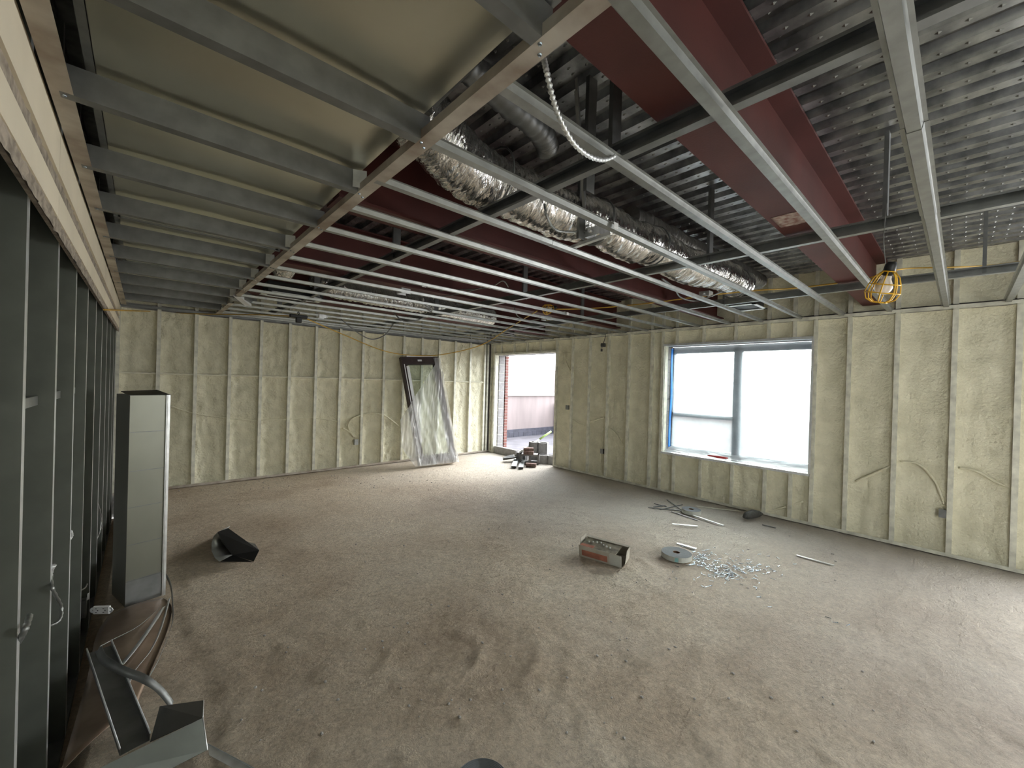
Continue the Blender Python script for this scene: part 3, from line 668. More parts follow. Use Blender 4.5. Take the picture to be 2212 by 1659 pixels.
def work_light(c, s, lb, tilt):
    e = empty('caged_work_light', c); e.rotation_euler = tilt; e.scale = (s, s, s); tag(e, lb, 'work light', 'caged temporary work lights')
    bm = nb(); rb = []
    prof = [(.022, .055), (.045, .03), (.060, -.01), (.066, -.045), (.055, -.075), (.030, -.09)]
    for k in range(8):
        t = 2*PI*k/8; tube(bm, [(r*math.cos(t), r*math.sin(t), z) for r, z in prof], .003, 6)
    for r, z in ((.024, .055), (.058, -.005), (.0665, -.045), (.030, -.09)):
        tube(bm, [(r*math.cos(2*PI*k/20), r*math.sin(2*PI*k/20), z) for k in range(21)], .003, 6, caps=False)
    obj('cage', bm, M['cage'], e, smooth=True)
    bm = nb(); lathe(bm, [(.0001, -.055), (.018, -.05), (.030, -.035), (.034, -.018), (.028, .0), (.018, .02), (.015, .04)], 20); bb_ = obj('bulb', bm, M['bulb'], None, smooth=True)
    bm = nb(); lathe(bm, [(.0001, .10), (.016, .10), (.022, .085), (.024, .04), (.017, .035)], 16); bb_.parent = obj('socket', bm, M['black'], e, smooth=True)
c = onz(1912, 612, 2.0); d = ray(1912, 612); c = Vector((d.x, d.y, 0))*(2.95/1.345); c.z = H+d.z*(2.95/1.345)
work_light(c, 1.12, 'yellow caged work light hanging beside the near red beam at right', (math.radians(14), math.radians(-10), 0))
bm = nb(); tube(bm, spline([c+Vector((0, 0, .10)), c+Vector((-.01, .01, .25)), c+Vector((-.03, 0, .42))], 5), .0018, 5); tag(obj('tie_wire', bm, M['galv']), 'thin tie wire holding up the near caged work light', 'wire')
d = ray(1187, 667); k = (2.588-H)/d.z; c = Vector((d.x*k, d.y*k, H+d.z*k))
work_light(c, 1.0, 'yellow caged work light lying on the strips in the middle of the grid', (math.radians(75), 0, math.radians(40)))
def jbox(px, z, lb, s=.05):
    c = onz(*px, z); e = empty('junction_box', c); tag(e, lb, 'junction box', 'steel junction boxes on the ceiling grid')
    bm = nb(); sheet(bm, [(-s, -.025), (-s, .025), (s, .025), (s, -.025)], .002, (-s, 0, 0), (s, 0, 0), Y_, Z_); box(bm, -s, -s+.002, -s, s, -.025, .025); obj('box_shell', bm, M['bright'], e)
    for u0, v0 in ((s, s+.03), (-s-.03, -s)): bm = nb(); tube(bm, [(u0, 0, 0), (v0, 0, 0)], .012, 8); obj('connector', bm, M['bright'], e)
jbox((872, 630), 2.52, 'square steel junction box on a furring strip in the middle of the grid')
jbox((1180, 688), 2.52, 'square steel junction box on a strip below the far work light')
jbox((1290, 505), 2.58, 'steel junction box with open wiring beside the foil duct', .055)
jbox((1525, 636), 2.6, 'grey junction box under the far end of the foil duct')
jbox((695, 684), 2.5, 'pale junction box near the black cord splitter')
bm = nb(); a = onz(1235, 538, ZC+.024); c = onz(1320, 508, ZC+.024); sheet(bm, [(-.015, .02), (-.015, 0), (.015, 0)], .0015, a, c, X_, Z_); tag(obj('bar_hanger', bm, M['bright']), 'pale bar hanger bridging two strips under the foil duct', 'bar hanger')
p = onx(1303, 745, XR-.06); e = empty('hanging_connector', (XR-.06, p.y, p.z)); tag(e, 'black cable connector dangling in front of the foam between doorway and window', 'connector')
bm = nb(); box(bm, -.03, .03, -.04, .04, -.035, .03, bev=.01); obj('body', bm, M['rubber'], e)
bm = nb(); tube(bm, spline([(0, 0, .02), (.02, -.02, .12), (.03, -.03, .2)], 5), .006, 6); tube(bm, [(0, .02, -.03), (0, .03, -.07)], .004, 6); box(bm, -.012, .012, .018, .042, -.115, -.07); obj('lead', bm, M['rubber'], e)

# ------------------------------------------------------------------ wrapped window leaning on the back wall
BL, BR = onz(905, 1005, .035), onz(985, 996, .035)
TL, TR = ony(864, 772, YB-.06), ony(944, 772, YB-.06)
lu = empty('wrapped_window', ((BL+BR)/2)); tag(lu, 'dark framed window unit in torn clear plastic leaning against the back wall', 'window unit')
O = (BL+BR)/2
nrm = (BR-BL).cross(TL-BL).normalized()
if nrm.y > 0: nrm = -nrm
def W(a, b_, d=0): return BL*(1-a)*(1-b_)+BR*a*(1-b_)+TL*(1-a)*b_+TR*a*b_-O+nrm*d
def slabq(name, a0, a1, b0, b1, d0, d1, mt, parent=lu):
    bm = nb(); v = [bm.verts.new(W(a, b_, d)) for d in (d0, d1) for (a, b_) in ((a0, b0), (a1, b0), (a1, b1), (a0, b1))]
    for f in ((0, 1, 2, 3), (4, 5, 6, 7), (0, 1, 5, 4), (1, 2, 6, 5), (2, 3, 7, 6), (3, 0, 4, 7)): bm.faces.new([v[i] for i in f])
    return obj(name, bm, M[mt], parent)
slabq('frame_stile', 0, .13, 0, 1, -.05, .04, 'brownframe'); slabq('frame_stile', .87, 1, 0, 1, -.05, .04, 'brownframe')
slabq('frame_rail', .13, .87, .93, 1, -.05, .04, 'brownframe'); slabq('frame_rail', .13, .87, 0, .08, -.05, .04, 'brownframe')
slabq('white_strip', .045, .065, .02, .93, .038, .044, 'white'); slabq('white_strip', .1, .17, .2, .91, .0, .045, 'white')
slabq('top_strip', .15, .86, 1.0, 1.012, -.04, .04, 'white')
slabq('label', .42, .53, .955, .972, .041, .043, 'white')
slabq('pane', .13, .87, .08, .93, -.004, .002, 'glass')
slabq('foot_block', .45, .95, -.012, .0, -.04, .05, 'wood')
bm = nb()
def wrap(u, v):
    # edge of the plastic runs from lower left to the top right corner
    b_ = v
    left = -.42*(1-v)**.5*min(1, v*4+.35) if v < .42 else -.42*(.58)**.5+(v-.42)/.58*(1.02+.32)
    left = min(left, .86)
    a = left+(1.05-left)*u
    bb = -.012+1.0*b_
    fold = noise.noise(Vector((a*7+bb*6, bb*3-a*3, 1)))*.022+noise.noise(Vector((a*26-bb*22, bb*6+a*4, 4)))*.013+noise.noise(Vector((a*48-bb*34, bb*9, 7)))*.006
    pinch = .05*math.exp(-((a-.12)**2+(bb-.50)**2)/.01)
    d = .062+fold+pinch+(.04 if a < 0 else 0)
    d = max(d, .048) if 0 < a < 1 else d
    return W(a, bb, d)
grid(bm, 70, 100, wrap); obj('plastic_wrap', bm, M['wrap'], lu, smooth=True)
bm = nb(); grid(bm, 40, 8, lambda u, v: W(u*1.06-.03, -.012+.10*v, .058+.022*noise.noise(Vector((u*24, v*5, 2))))); obj('bunched_wrap', bm, M['wrap'], lu, smooth=True)

# ------------------------------------------------------------------ rubble in the doorway
def place_box(px, dims, rz, z=0): p = onz(*px, z); return (p.x, p.y)
curb = tag(obj('stone_curb', B(6.02, 6.13, 6.48, 7.22, -.02, .15, bev=.008), M['block']), 'long grey concrete curb lying along the doorway threshold', 'curb')
def cmu(loc, rz, lb, cat='concrete block', flip=False):
    e = empty('concrete_block', loc, rz); tag(e, lb, cat)
    bm = nb(); L, D, Hh = .39, .19, .19
    for (a, c, y0, y1) in ((-L/2, L/2, -D/2, -D/2+.032), (-L/2, L/2, D/2-.032, D/2), (-L/2, -L/2+.032, -D/2, D/2), (L/2-.032, L/2, -D/2, D/2), (-.016, .016, -D/2, D/2)):
        box(bm, a, c, y0, y1, 0, Hh)
    if flip:
        for v in bm.verts: v.co = Vector((v.co.x, v.co.z-.095, v.co.y+.095))
    obj('shell', bm, M['block'], e); return e
p = onz(1150, 1003, 0)
cmu((5.84, 5.86, 0), math.radians(-50), 'hollow concrete block on its side with two open cores facing in', flip=True)
cmu((6.22, 5.98, .19), math.radians(-58), 'hollow concrete block standing on top at the back of the doorway pile')
cmu((6.22, 5.98, 0), math.radians(-58), 'concrete block at the base of the doorway pile under another block')
cmu((6.16, 5.66, -.03), math.radians(-50), 'concrete block lying low at the right end of the doorway')
cmu((5.98, 6.22, -.02), math.radians(35), 'dark side of a concrete block left of the doorway pile')
def brick(loc, rz, lb, tilt=0):
    e = obj('loose_brick', B(-.1, .1, -.05, .05, 0, .06, bev=.003), M['dustbrick']); e.location = loc; e.rotation_euler = (tilt, 0, rz); tag(e, lb, 'brick')
brick((5.76, 5.82, .192), math.radians(-48), 'dusty red brick lying on top of the hollow block')
brick((5.80, 5.86, .252), math.radians(-40), 'upper dusty brick of the pair on the hollow block')
brick((5.62, 5.60, 0), math.radians(-52), 'red brick on the floor in front of the hollow block')
sv = empty('shovel', onz(1105, 990, 0)); tag(sv, 'steel shovel with a lime green handle lying across the doorway pile', 'shovel')
o0 = Vector(sv.location)
A = onz(1112, 985, .10); Bv = Vector((6.45, 6.25, .50))
bm = nb(); tube(bm, [A-o0, Bv*.0+(A.lerp(Vector((6.30, 6.02, .44)), .5))-o0, Vector((6.30, 6.02, .44))-o0], .016, 10); obj('shaft', bm, M['paper'], sv)
bm = nb(); d = (Vector((6.30, 6.02, .44))-A).normalized(); q = Vector((6.30, 6.02, .44)); tube(bm, [q-o0-d*.02, q+d*.16-o0, q+d*.30-o0], .021, 10); obj('grip', bm, M['lime'], sv)
bm = nb(); dz_ = Vector((d.x, d.y, 0)).normalized(); sd = Vector((-dz_.y, dz_.x, 0))
grid(bm, 8, 10, lambda u, v: A-o0-dz_*(.30*v-.04)+sd*(u-.5)*.24*(1-.75*v**4)+Vector((0, 0, -.04-.035*v+.05*(2*u-1)**2)))
solid(obj('blade', bm, M['rubber'], sv, smooth=True), .003)
for (a, c, lb) in (((1131, 993), (1125, 1013), 'short bright steel stud offcut on the floor before the doorway'), ((1116, 992), (1110, 1011), 'thin clear offcut strip left of the bright stud offcut')):
    P0, P1 = onz(*a, 0), onz(*c, 0); u = (P1-P0); w_ = .045; ax = Vector((-u.y, u.x, 0)).normalized()
    bm = nb(); sheet(bm, [(-w_, 0), (-w_, .035), (w_, .035), (w_, 0)], .0015, P0, P1, ax, Z_); tag(obj('stud_offcut', bm, M['galv']), lb, 'offcut')

# ------------------------------------------------------------------ outside
tag(obj('roof_terrace', B(6.4, 26, -16, 30, -.5, -.04), M['roof']), 'grey flat roof outside the doorway', 'roof')
PW = empty('parapet_wall', (9, 9.2, 0)); tag(PW, 'pinkish rendered parapet wall across the roof outside the doorway', 'wall')
obj('render_face', B(-5, 12, 0, .25, .12, 1.22), M['stucco'], PW); obj('coping', B(-5, 12, -.05, .3, 1.22, 1.31), M['card'], PW)
obj('flashing', B(-5, 12, -.03, .0, .10, .19), M['roofedge'], PW)
for i in range(34): obj('base_block', B(-5+i*.2, -5+i*.2+.19, -.06, .0, -.04, .10), M['roofedge'], PW)
tag(obj('roof_chimney', B(ony(1186, 820, 10.6).x, ony(1186, 820, 10.6).x+1.6, 9.6, 10.6, -.04, ony(1188, 797, 9.6).z), M['stucco']), 'grey square chimney block behind the parapet', 'chimney')
tag(obj('far_parapet', B(10.2, 10.5, -14, 9.1, -.04, .98), M['stucco']), 'pale low wall across the roof seen through the window film', 'wall')
tag(obj('roof_ledge', B(19, 20, -14, 16, -.04, 1.60), M['card']), 'distant roof ledge seen through the left half of the window', 'wall')
d = ray(1525, 820); k = 19.5/d.x
bm = nb(); lathe(bm, [(.0001, .46), (.14, .45), (.18, .40), (.18, 0)], 20); t = obj('water_tank', bm, M['roofedge'], smooth=True); t.location = (19.5, d.y*k, 1.6); tag(t, 'dark round water tank on the far roof seen through the window', 'tank')
d = ray(1475, 826); k = 24/d.x; te = empty('distant_tree', (24, d.y*k, 0)); tag(te, 'small round tree far away at the left of the window view', 'tree')
bm = nb(); tube(bm, [(0, 0, 0), (0, 0, 1.4)], .08, 8); obj('trunk', bm, M['wood'], te)
bm = nb(); bmesh.ops.create_icosphere(bm, subdivisions=3, radius=.27, matrix=Matrix.Translation((0, 0, 1.75)))
for v in bm.verts: v.co += (v.co-Vector((0, 0, 1.75)))*.5*noise.noise(v.co*4)
obj('crown', bm, M['rubber'], te)

# ------------------------------------------------------------------ things on the floor
# standing duct riser
A, Bq = onz(270, 1312, .0), onz(354, 1284, .0)
ang = math.atan2(Bq.y-A.y, Bq.x-A.x); wd = (Bq-A).length
rz = empty('duct_riser', A, ang); tag(rz, 'tall galvanized rectangular duct standing on end beside the left wall', 'duct')
DH, DD = 1.46, .30
bm = nb()
for (p0, p1) in (((0, 0), (wd, 0)), ((wd, 0), (wd, DD)), ((wd, DD), (0, DD)), ((0, DD), (0, 0))):
    v = [bm.verts.new((p0[0], p0[1], 0)), bm.verts.new((p1[0], p1[1], 0)), bm.verts.new((p1[0], p1[1], DH)), bm.verts.new((p0[0], p0[1], DH))]; bm.faces.new(v)
solid(obj('duct_wall', bm, M['riser'], rz), .0015)
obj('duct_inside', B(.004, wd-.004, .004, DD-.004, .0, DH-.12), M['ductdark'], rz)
for z in (.17, .42, .68, .93, 1.20): obj('cross_seam', B(.004, wd-.02, -.0022, 0, z, z+.005), M['galvdark'], rz)
bm = nb(); box(bm, wd-.016, wd+.006, -.012, .004, 0, DH); box(bm, wd-.010, wd-.004, -.016, -.010, 0, DH); obj('standing_seam', bm, M['bright'], rz)
bm = nb(); box(bm, -.002, wd-.02, -.006, -.002, .0, .17); obj('base_collar', bm, M['galvdark'], rz)
bm = nb(); v = [(-.01, -.01, DH), (wd+.01, -.005, DH), (wd-.01, DD*.7, DH+.03), (.0, DD*.7, DH+.02)]; bm.faces.new([bm.verts.new(q) for q in v]); solid(obj('top_flap', bm, M['black'], rz), .003)
# curled sheets lying between the riser and the wall
def patch(name, L, Rr, zf, mt, lb, cat, n=16, t=.002, nu=10):
    L = spline(L, 8); Rr = spline(Rr, 8); bm = nb()
    def pick(P, s): f = s*(len(P)-1); i = min(int(f), len(P)-2); return P[i].lerp(P[i+1], f-i)
    grid(bm, nu, n, lambda u, v: pick(L, v).lerp(pick(Rr, v), u)+Vector((0, 0, zf(u, v)))); o = obj(name, bm, M[mt], smooth=True); solid(o, t)
    return tag(o, lb, cat)
patch('curled_sheet', [onz(236, 1328, .02), onz(208, 1372, .025), onz(192, 1450, .03), onz(168, 1540, .03), onz(130, 1670, .03)],
      [onz(354, 1292, .02), onz(371, 1312, .02), onz(362, 1360, .02), onz(325, 1450, .02), onz(292, 1530, .02)], lambda u, v: .02*math.sin(PI*u), 'reflectsheet',
      'brown mottled sheet of metal lying curled at the foot of the left wall', 'metal sheet')
def strip(name, pts, w, mt, lb, cat='metal strip', t=.0015, tilt=0.0, n=8):
    P = spline(pts, n); bm = nb(); V0 = []
    for i, p in enumerate(P):
        d = (P[min(i+1, len(P)-1)]-P[max(i-1, 0)]); sdv = Vector((-d.y, d.x, 0)).normalized()*math.cos(tilt)+Z_*math.sin(tilt)
        V0.append((bm.verts.new(p-sdv*w/2), bm.verts.new(p+sdv*w/2)))
    for i in range(len(V0)-1):
        f = bm.faces.new((V0[i][0], V0[i][1], V0[i+1][1], V0[i+1][0])); f.smooth = True
    o = obj(name, bm, M[mt], smooth=True); solid(o, t); return tag(o, lb, cat)
strip('metal_strip', [onz(353, 1311, .03), onz(335, 1340, .05), onz(300, 1390, .07), onz(262, 1437, .06)], .026, 'bright', 'widest bright steel strip fanning out from under the riser', tilt=.3)
strip('metal_strip', [onz(366, 1292, .03), onz(348, 1355, .06), onz(325, 1405, .07), onz(290, 1450, .06), onz(274, 1486, .05)], .020, 'bright', 'middle thin steel strip curving out from under the riser', tilt=.8)
strip('metal_strip', [onz(352, 1306, .02), onz(300, 1352, .06), onz(240, 1384, .10), onz(214, 1398, .12)], .012, 'galv', 'hair-thin steel strip arching over the brown sheet toward the wall', tilt=.9)
strip('metal_strip', [onz(352, 1232, .02), onz(368, 1262, .03), onz(373, 1310, .03), onz(371, 1350, .03), onz(345, 1420, .03), onz(322, 1462, .02)], .022, 'galv', 'thin metal strip curving round the foot of the riser on its right', tilt=1.3)
strip('metal_strip', [onz(213, 1402, .20), onz(225, 1425, .22), onz(262, 1447, .24), onz(310, 1466, .22), onz(345, 1490, .16), onz(372, 1524, .08)], .034, 'galvdark', 'curled dark steel strip draped over the leaning track', tilt=.9)
# leaning track piece
T0, T1 = onz(214, 1404, .16), onz(292, 1616, .10)
u = (T1-T0).normalized(); s = Vector((-u.y, u.x, 0)).normalized(); s = -s if s.x < 0 else s; nn = s.cross(u); nn = nn if nn.z > 0 else -nn
bm = nb(); sheet(bm, [(-.046, .03), (-.046, 0), (.046, 0), (.046, .03)], .0016, T0, T1, s, nn); to_ = tag(obj('track_offcut', bm, M['galvdark']), 'wide galvanized track offcut lying at a slant by the left wall', 'track offcut')
for q_ in (-.046, .046): bm = nb(); tube(bm, [T0+s*q_+nn*.031, T1+s*q_+nn*.031], .0032, 6); obj('flange_lip', bm, M['bright'], to_)
# bent duct scrap in the bottom left corner
G = [onz(152, 1690, .30), onz(438, 1551, .18), onz(448, 1620, .12), onz(205, 1745, .22)]
bm = nb(); bm.faces.new([bm.verts.new(q) for q in G])
hp_ = [onz(345, 1526, .10), onz(440, 1513, .12), onz(438, 1551, .18), onz(324, 1603, .17)]
sc = empty('bent_duct_scrap', onz(400, 1600, 0)); tag(sc, 'bent open piece of galvanized duct in the bottom left corner', 'duct scrap'); oo = Vector(sc.location)
for v in bm.verts: v.co -= oo
solid(obj('front_panel', bm, M['studweb'], sc), .002)
bm = nb(); bm.faces.new([bm.verts.new(q-oo) for q in hp_]); solid(obj('inner_panel', bm, M['ductdark'], sc), .002)
bm = nb(); bm.faces.new([bm.verts.new(q-oo) for q in (onz(438, 1551, .18), onz(440, 1513, .12), Vector((onz(440, 1513, .12).x, onz(440, 1513, .12).y, .0)), onz(448, 1620, .0))]); solid(obj('side_panel', bm, M['galvdark'], sc), .002)
bm = nb(); tube(bm, [G[1]-oo, G[2]-oo], .0025, 6); tube(bm, [hp_[1]-oo, hp_[2]-oo], .002, 6); obj('hemmed_edge', bm, M['bright'], sc)
bm = nb(); sheet(bm, [(0, .0), (.07, 0), (.07, .006)], .0015, onz(452, 1632, .012), onz(560, 1690, .012), Y_, Z_); tag(obj('angle_offcut', bm, M['bright']), 'pale metal angle lying on the floor at the bottom edge left of the coil', 'offcut')
# black open duct elbow on the floor
P = dict(a=onz(462, 1160, 0), b=onz(557, 1192, 0))
hd = empty('duct_elbow', onz(500, 1200, 0)); tag(hd, 'black open duct elbow lying on the dusty floor near the left wall', 'duct elbow'); oo = Vector(hd.location)
q1, q2, q3, q4, q5 = onz(560, 1190, .03), onz(548, 1214, .003), onz(476, 1213, .003), onz(457, 1190, .10), onz(471, 1149, .20)
q6 = onz(492, 1141, .25)
def fa(*p): bm = nb(); bm.faces.new([bm.verts.new(x-oo) for x in p]); return bm
obj_ = []
bm = nb()
outer = [onz(493, 1141, .26), onz(560, 1189, .06)]
# curved throat: from the upper left corner round to the lower left on the floor
cv = [onz(471, 1149, .24), onz(462, 1158, .20), onz(457, 1172, .14), onz(457, 1190, .08), onz(464, 1205, .03), onz(474, 1213, .004)]
ci = [onz(493, 1141, .26)+Vector((.02, .05, 0)), onz(485, 1150, .22)+Vector((.02, .06, 0)), onz(480, 1165, .15)+Vector((.03, .06, 0)), onz(482, 1180, .09)+Vector((.03, .05, 0)), onz(495, 1200, .03)+Vector((.03, .04, 0)), onz(502, 1199, .035)]
for i in range(len(cv)-1):
    f = bm.faces.new([bm.verts.new(x-oo) for x in (cv[i], cv[i+1], ci[i+1], ci[i])])
bmesh.ops.remove_doubles(bm, verts=bm.verts[:], dist=.0005)
solid(obj('curved_throat', bm, M['galv'], hd, smooth=True), .002)
solid(obj('top_panel', fa(onz(493, 1141, .26), onz(560, 1189, .06), onz(548, 1213, .004), onz(502, 1199, .035), onz(480, 1172, .14), onz(470, 1150, .24)), M['black'], hd), .002)
solid(obj('back_panel', fa(onz(493, 1141, .26), onz(471, 1149, .24), onz(471, 1160, 0)+Vector((.02, .05, 0)), onz(545, 1180, 0)+Vector((.03, .05, 0)), onz(560, 1189, .06)), M['black'], hd), .002)
solid(obj('lower_panel', fa(onz(476, 1213, .004), onz(502, 1199, .03), onz(548, 1214, .004)), M['black'], hd), .002)
# carton of drywall screws lying on its side
cp = [onz(1262, 1193, .0), onz(1345, 1217, .0)]
cx = (cp[1]-cp[0]).normalized(); L_ = .50
cb = empty('screw_carton', onz(1305, 1205, 0), math.atan2(cx.y, cx.x)); tag(cb, 'torn open white and red carton lying on the floor left of the tape roll', 'carton')
hl = (cp[1]-cp[0]).length/2+.015
bm = nb(); hw, hh = .105, .115
M8 = Matrix.Translation((0, 0, .012)) @ Matrix.Rotation(math.radians(9), 4, 'X')
for a in ((-hl, hl, -hw, -hw+.004, 0, hh), (-hl, hl, hw-.004, hw, 0, hh), (-hl, hl, -hw, hw, 0, .004)): box(bm, *a, Mx=M8)
obj('carton_shell', bm, M['card'], cb)
obj('dark_inset', B(-hl+.01, hl-.06, -hw+.012, hw-.012, hh-.02, hh-.006, Mx=M8), M['cardin'], cb)
obj('red_panel', B(-hl+.03, hl-.13, -hw-.0015, -hw, .02, hh-.04, Mx=M8), M['cardred'], cb)
obj('red_panel', B(-hl+.01, -hl+.14, -hw+.01, -hw+.05, hh-.005, hh-.001, Mx=M8), M['cardred'], cb)
obj('label_strip', B(hl-.11, hl, -hw-.0015, -hw, .01, hh-.005, Mx=M8), M['paper'], cb)
obj('rim', B(-hl, hl, hw-.03, hw, hh-.004, hh, Mx=M8), M['card'], cb)
bm = nb(); v = [(hl, -hw, 0), (hl, hw*.9, 0), (hl+.012, hw*.9, hh), (hl+.012, hw*.1, hh*.98), (hl+.03, -hw*.9, hh*.35)]; bm.faces.new([bm.verts.new(M8 @ Vector(q)) for q in v]); solid(obj('end_flap', bm, M['card'], cb), .003)
bm = nb(); v = [(-hl, -hw, 0), (-hl, hw, 0), (-hl-.02, hw, hh+.02), (-hl-.03, 0, hh+.01)]; bm.faces.new([bm.verts.new(M8 @ Vector(q)) for q in v]); solid(obj('end_flap', bm, M['card'], cb), .003)
bm = nb()
for k in range(7):
    a = -hl+.06+k*(2*hl-.16)/7; bmesh.ops.create_icosphere(bm, subdivisions=1, radius=.008+.004*rnd.random(), matrix=Matrix.Translation(M8 @ Vector((a, -.02+.05*rnd.random(), hh))))
tag(obj('grit', bm, M['paper'], cb), kind='stuff')
# rolls of tape
def roll(px, r, h, ri, lb, side, face):
    c = onz(*px, 0); e = empty('tape_roll', (c.x, c.y, .0)); tag(e, lb, 'tape roll')
    bm = nb(); prof = [(ri, 0), (r, 0), (r, h)]; lathe(bm, prof, 40); obj('outer_wrap', bm, M[side], e)
    bm = nb()
    pr = []
    k = 14
    for i in range(k+1):
        rr = r-(r-ri)*i/k; pr.append((rr, h+(.0008 if i % 2 else 0)))
    lathe(bm, pr, 40); obj('tape_face', bm, M[face], e)
    bm = nb(); lathe(bm, [(ri, h+.001), (ri-.004, h+.001), (ri-.004, .001), (ri, .001)], 28); obj('core', bm, M['brass'], e)
    return e
e = roll((1461, 1203), .135, .045, .034, 'large grey tape roll with white edge beside the spilled screws', 'paper', 'tapeface')
bm = nb(); a0 = math.radians(200)
grid(bm, 6, 1, lambda u, v: Vector((.1358*math.cos(a0+.22*u), .1358*math.sin(a0+.22*u), .004+.037*v))); obj('teal_label', bm, mat('teal_label', (.25, .5, .5), .6), e)
e = roll((1493, 1108), .115, .05, .032, 'smaller dusty tape roll lying among steel strips near the window wall', 'paper', 'tapeface')
# coil at the bottom edge
c = onz(1040, 1712, 0); e = empty('foam_tape_coil', (c.x, c.y, 0)); tag(e, 'dark grey coil of foam tape at the bottom edge of the picture', 'coil')
bm = nb(); pr = []
for i in range(15):
    r0 = .115-.0065*i; pr += [(r0, .03), (r0-.0045, .034), (r0-.006, .029)]
lathe(bm, [(.115, 0)]+pr, 48); obj('spiral', bm, M['tapeface'], e, smooth=False)
# screws spilled: nearest 300 of them as things
def screw_mesh():
    bm = nb(); lathe(bm, [(.0001, .0), (.0038, .0), (.0036, .0015), (.0016, .004), (.0019, .012), (.0015, .020), (.0019, .024), (.0001, .031)], 6)
    me = bpy.data.meshes.new('screw'); bm.to_mesh(me); bm.free(); me.materials.append(M['screw'])
    return me
sm = screw_mesh()
cl = [((1545, 1222), 40, 13, 120, 'in the dense middle of the spilled heap'), ((1505, 1200), 18, 11, 60, 'in the part of the heap touching the large tape roll'), ((1575, 1238), 26, 8, 50, 'along the front edge of the heap'), ((1635, 1228), 30, 8, 45, 'in the smaller trail right of the heap'), ((1530, 1258), 65, 12, 12, 'scattered in front of the heap'), ((1590, 1200), 50, 12, 12, 'scattered behind the heap')]
cnt = 0; done = []
for (c, sx, sy, n, wh) in cl:
    for i in range(n):
        px = c[0]+rnd.gauss(0, 1)*sx; py = c[1]+rnd.gauss(0, .8)*sy+(px-c[0])*.12
        p = onz(px, py, 0); z = floor_h(p.x, p.y)
        if (p-onz(1461, 1203, 0)).length < .16: continue
        o = bpy.data.objects.new('drywall_screw', sm); C.objects.link(o); o.location = (p.x, p.y, z+.0045+rnd.uniform(0, .005)); o.scale = (1.2,)*3
        o.rotation_euler = (math.radians(90+rnd.uniform(-12, 12)), 0, rnd.uniform(0, 6.28)); tag(o, 'small zinc screw '+wh, 'screw', 'spilled screws '+wh); cnt += 1
for px, py, lb in ((1627, 1265, 'lone'), (1643, 1288, 'lone'), (1667, 1310, 'lone'), (1783, 1329, 'lone'), (1810, 1344, 'lone'), (1835, 1348, 'lone')):
    p = onz(px, py, 0); o = bpy.data.objects.new('drywall_screw', sm); C.objects.link(o); o.location = (p.x, p.y, floor_h(p.x, p.y)+.006); o.scale = (1.2,)*3
    o.rotation_euler = (math.radians(90), 0, rnd.uniform(0, 6.28)); tag(o, 'stray zinc screw lying in the dust below the spilled heap', 'screw', 'stray screws in front of the heap')
# steel offcuts
for a, c, w_, mt, lb in (((1452, 1133), (1507, 1138), .022, 'bright', 'short bright steel strip lying left of the black gourd-shaped bundle'), ((1497, 1115), (1563, 1137), .024, 'bright', 'bright steel strip running right from under the smaller tape roll'),
                         ((1462, 1174), (1504, 1186), .024, 'bright', 'bright steel strip just behind the large tape roll'), ((1721, 1199), (1802, 1221), .018, 'bright', 'lone bright steel strip on the floor right of the screws'),
                         ((1441, 1079), (1474, 1102), .014, 'galv', 'thin steel strip pointing at the smaller tape roll from behind'), ((1400, 1096), (1475, 1103), .012, 'galvdark', 'long dark thin rod left of the smaller tape roll'),
                         ((1450, 1105), (1507, 1124), .012, 'galv', 'thin grey strip beneath the smaller tape roll'), ((1412, 1095), (1437, 1092), .014, 'galvdark', 'tiny dark offcut at the left end of the strip heap'),
                         ((1425, 1101), (1474, 1090), .010, 'galvdark', 'dark rod crossing the strip heap'), ((1413, 1087), (1440, 1094), .010, 'galvdark', 'short dark rod at the back of the strip heap'),
                         ((1503, 1094), (1600, 1105), .010, 'foamy', 'long thin pale rod lying along the window wall'), ((1647, 1133), (1676, 1140), .016, 'galvdark', 'short dark strip right of the black bundle')):
    P0, P1 = onz(*a, 0), onz(*c, 0); u = P1-P0; ax = Vector((-u.y, u.x, 0)).normalized()
    zb = max(floor_h(P0.lerp(P1, t/6).x, P0.lerp(P1, t/6).y) for t in range(7))+.001
    P0.z = zb; P1.z = zb
    bm = nb(); sheet(bm, [(-w_/2, 0), (-w_/2, .007), (w_/2, .007), (w_/2, 0)], .0013, P0, P1, ax, Z_); tag(obj('steel_strip', bm, M[mt]), lb, 'steel strip')
p = onz(1625, 1125, 0)
bm = nb(); q = onz(1607, 1124, 0); r_ = onz(1645, 1115, 0)
tube(bm, [q+Vector((0, 0, .045)), q.lerp(r_, .15)+Vector((0, 0, .05)), q.lerp(r_, .5)+Vector((0, 0, .055)), q.lerp(r_, .8)+Vector((0, 0, .04)), r_+Vector((0, 0, .03))], [.02, .045, .052, .04, .018], 14)
for v in bm.verts: v.co += Vector((0, 0, 1))*0+v.normal*0+Vector((noise.noise(v.co*20), noise.noise(v.co*21+Vector((4, 4, 4))), 0))*.008
tag(obj('dark_bundle', bm, M['rubber'], smooth=True), 'black rounded bundle lying on the floor at the foot of the window wall', 'bundle')
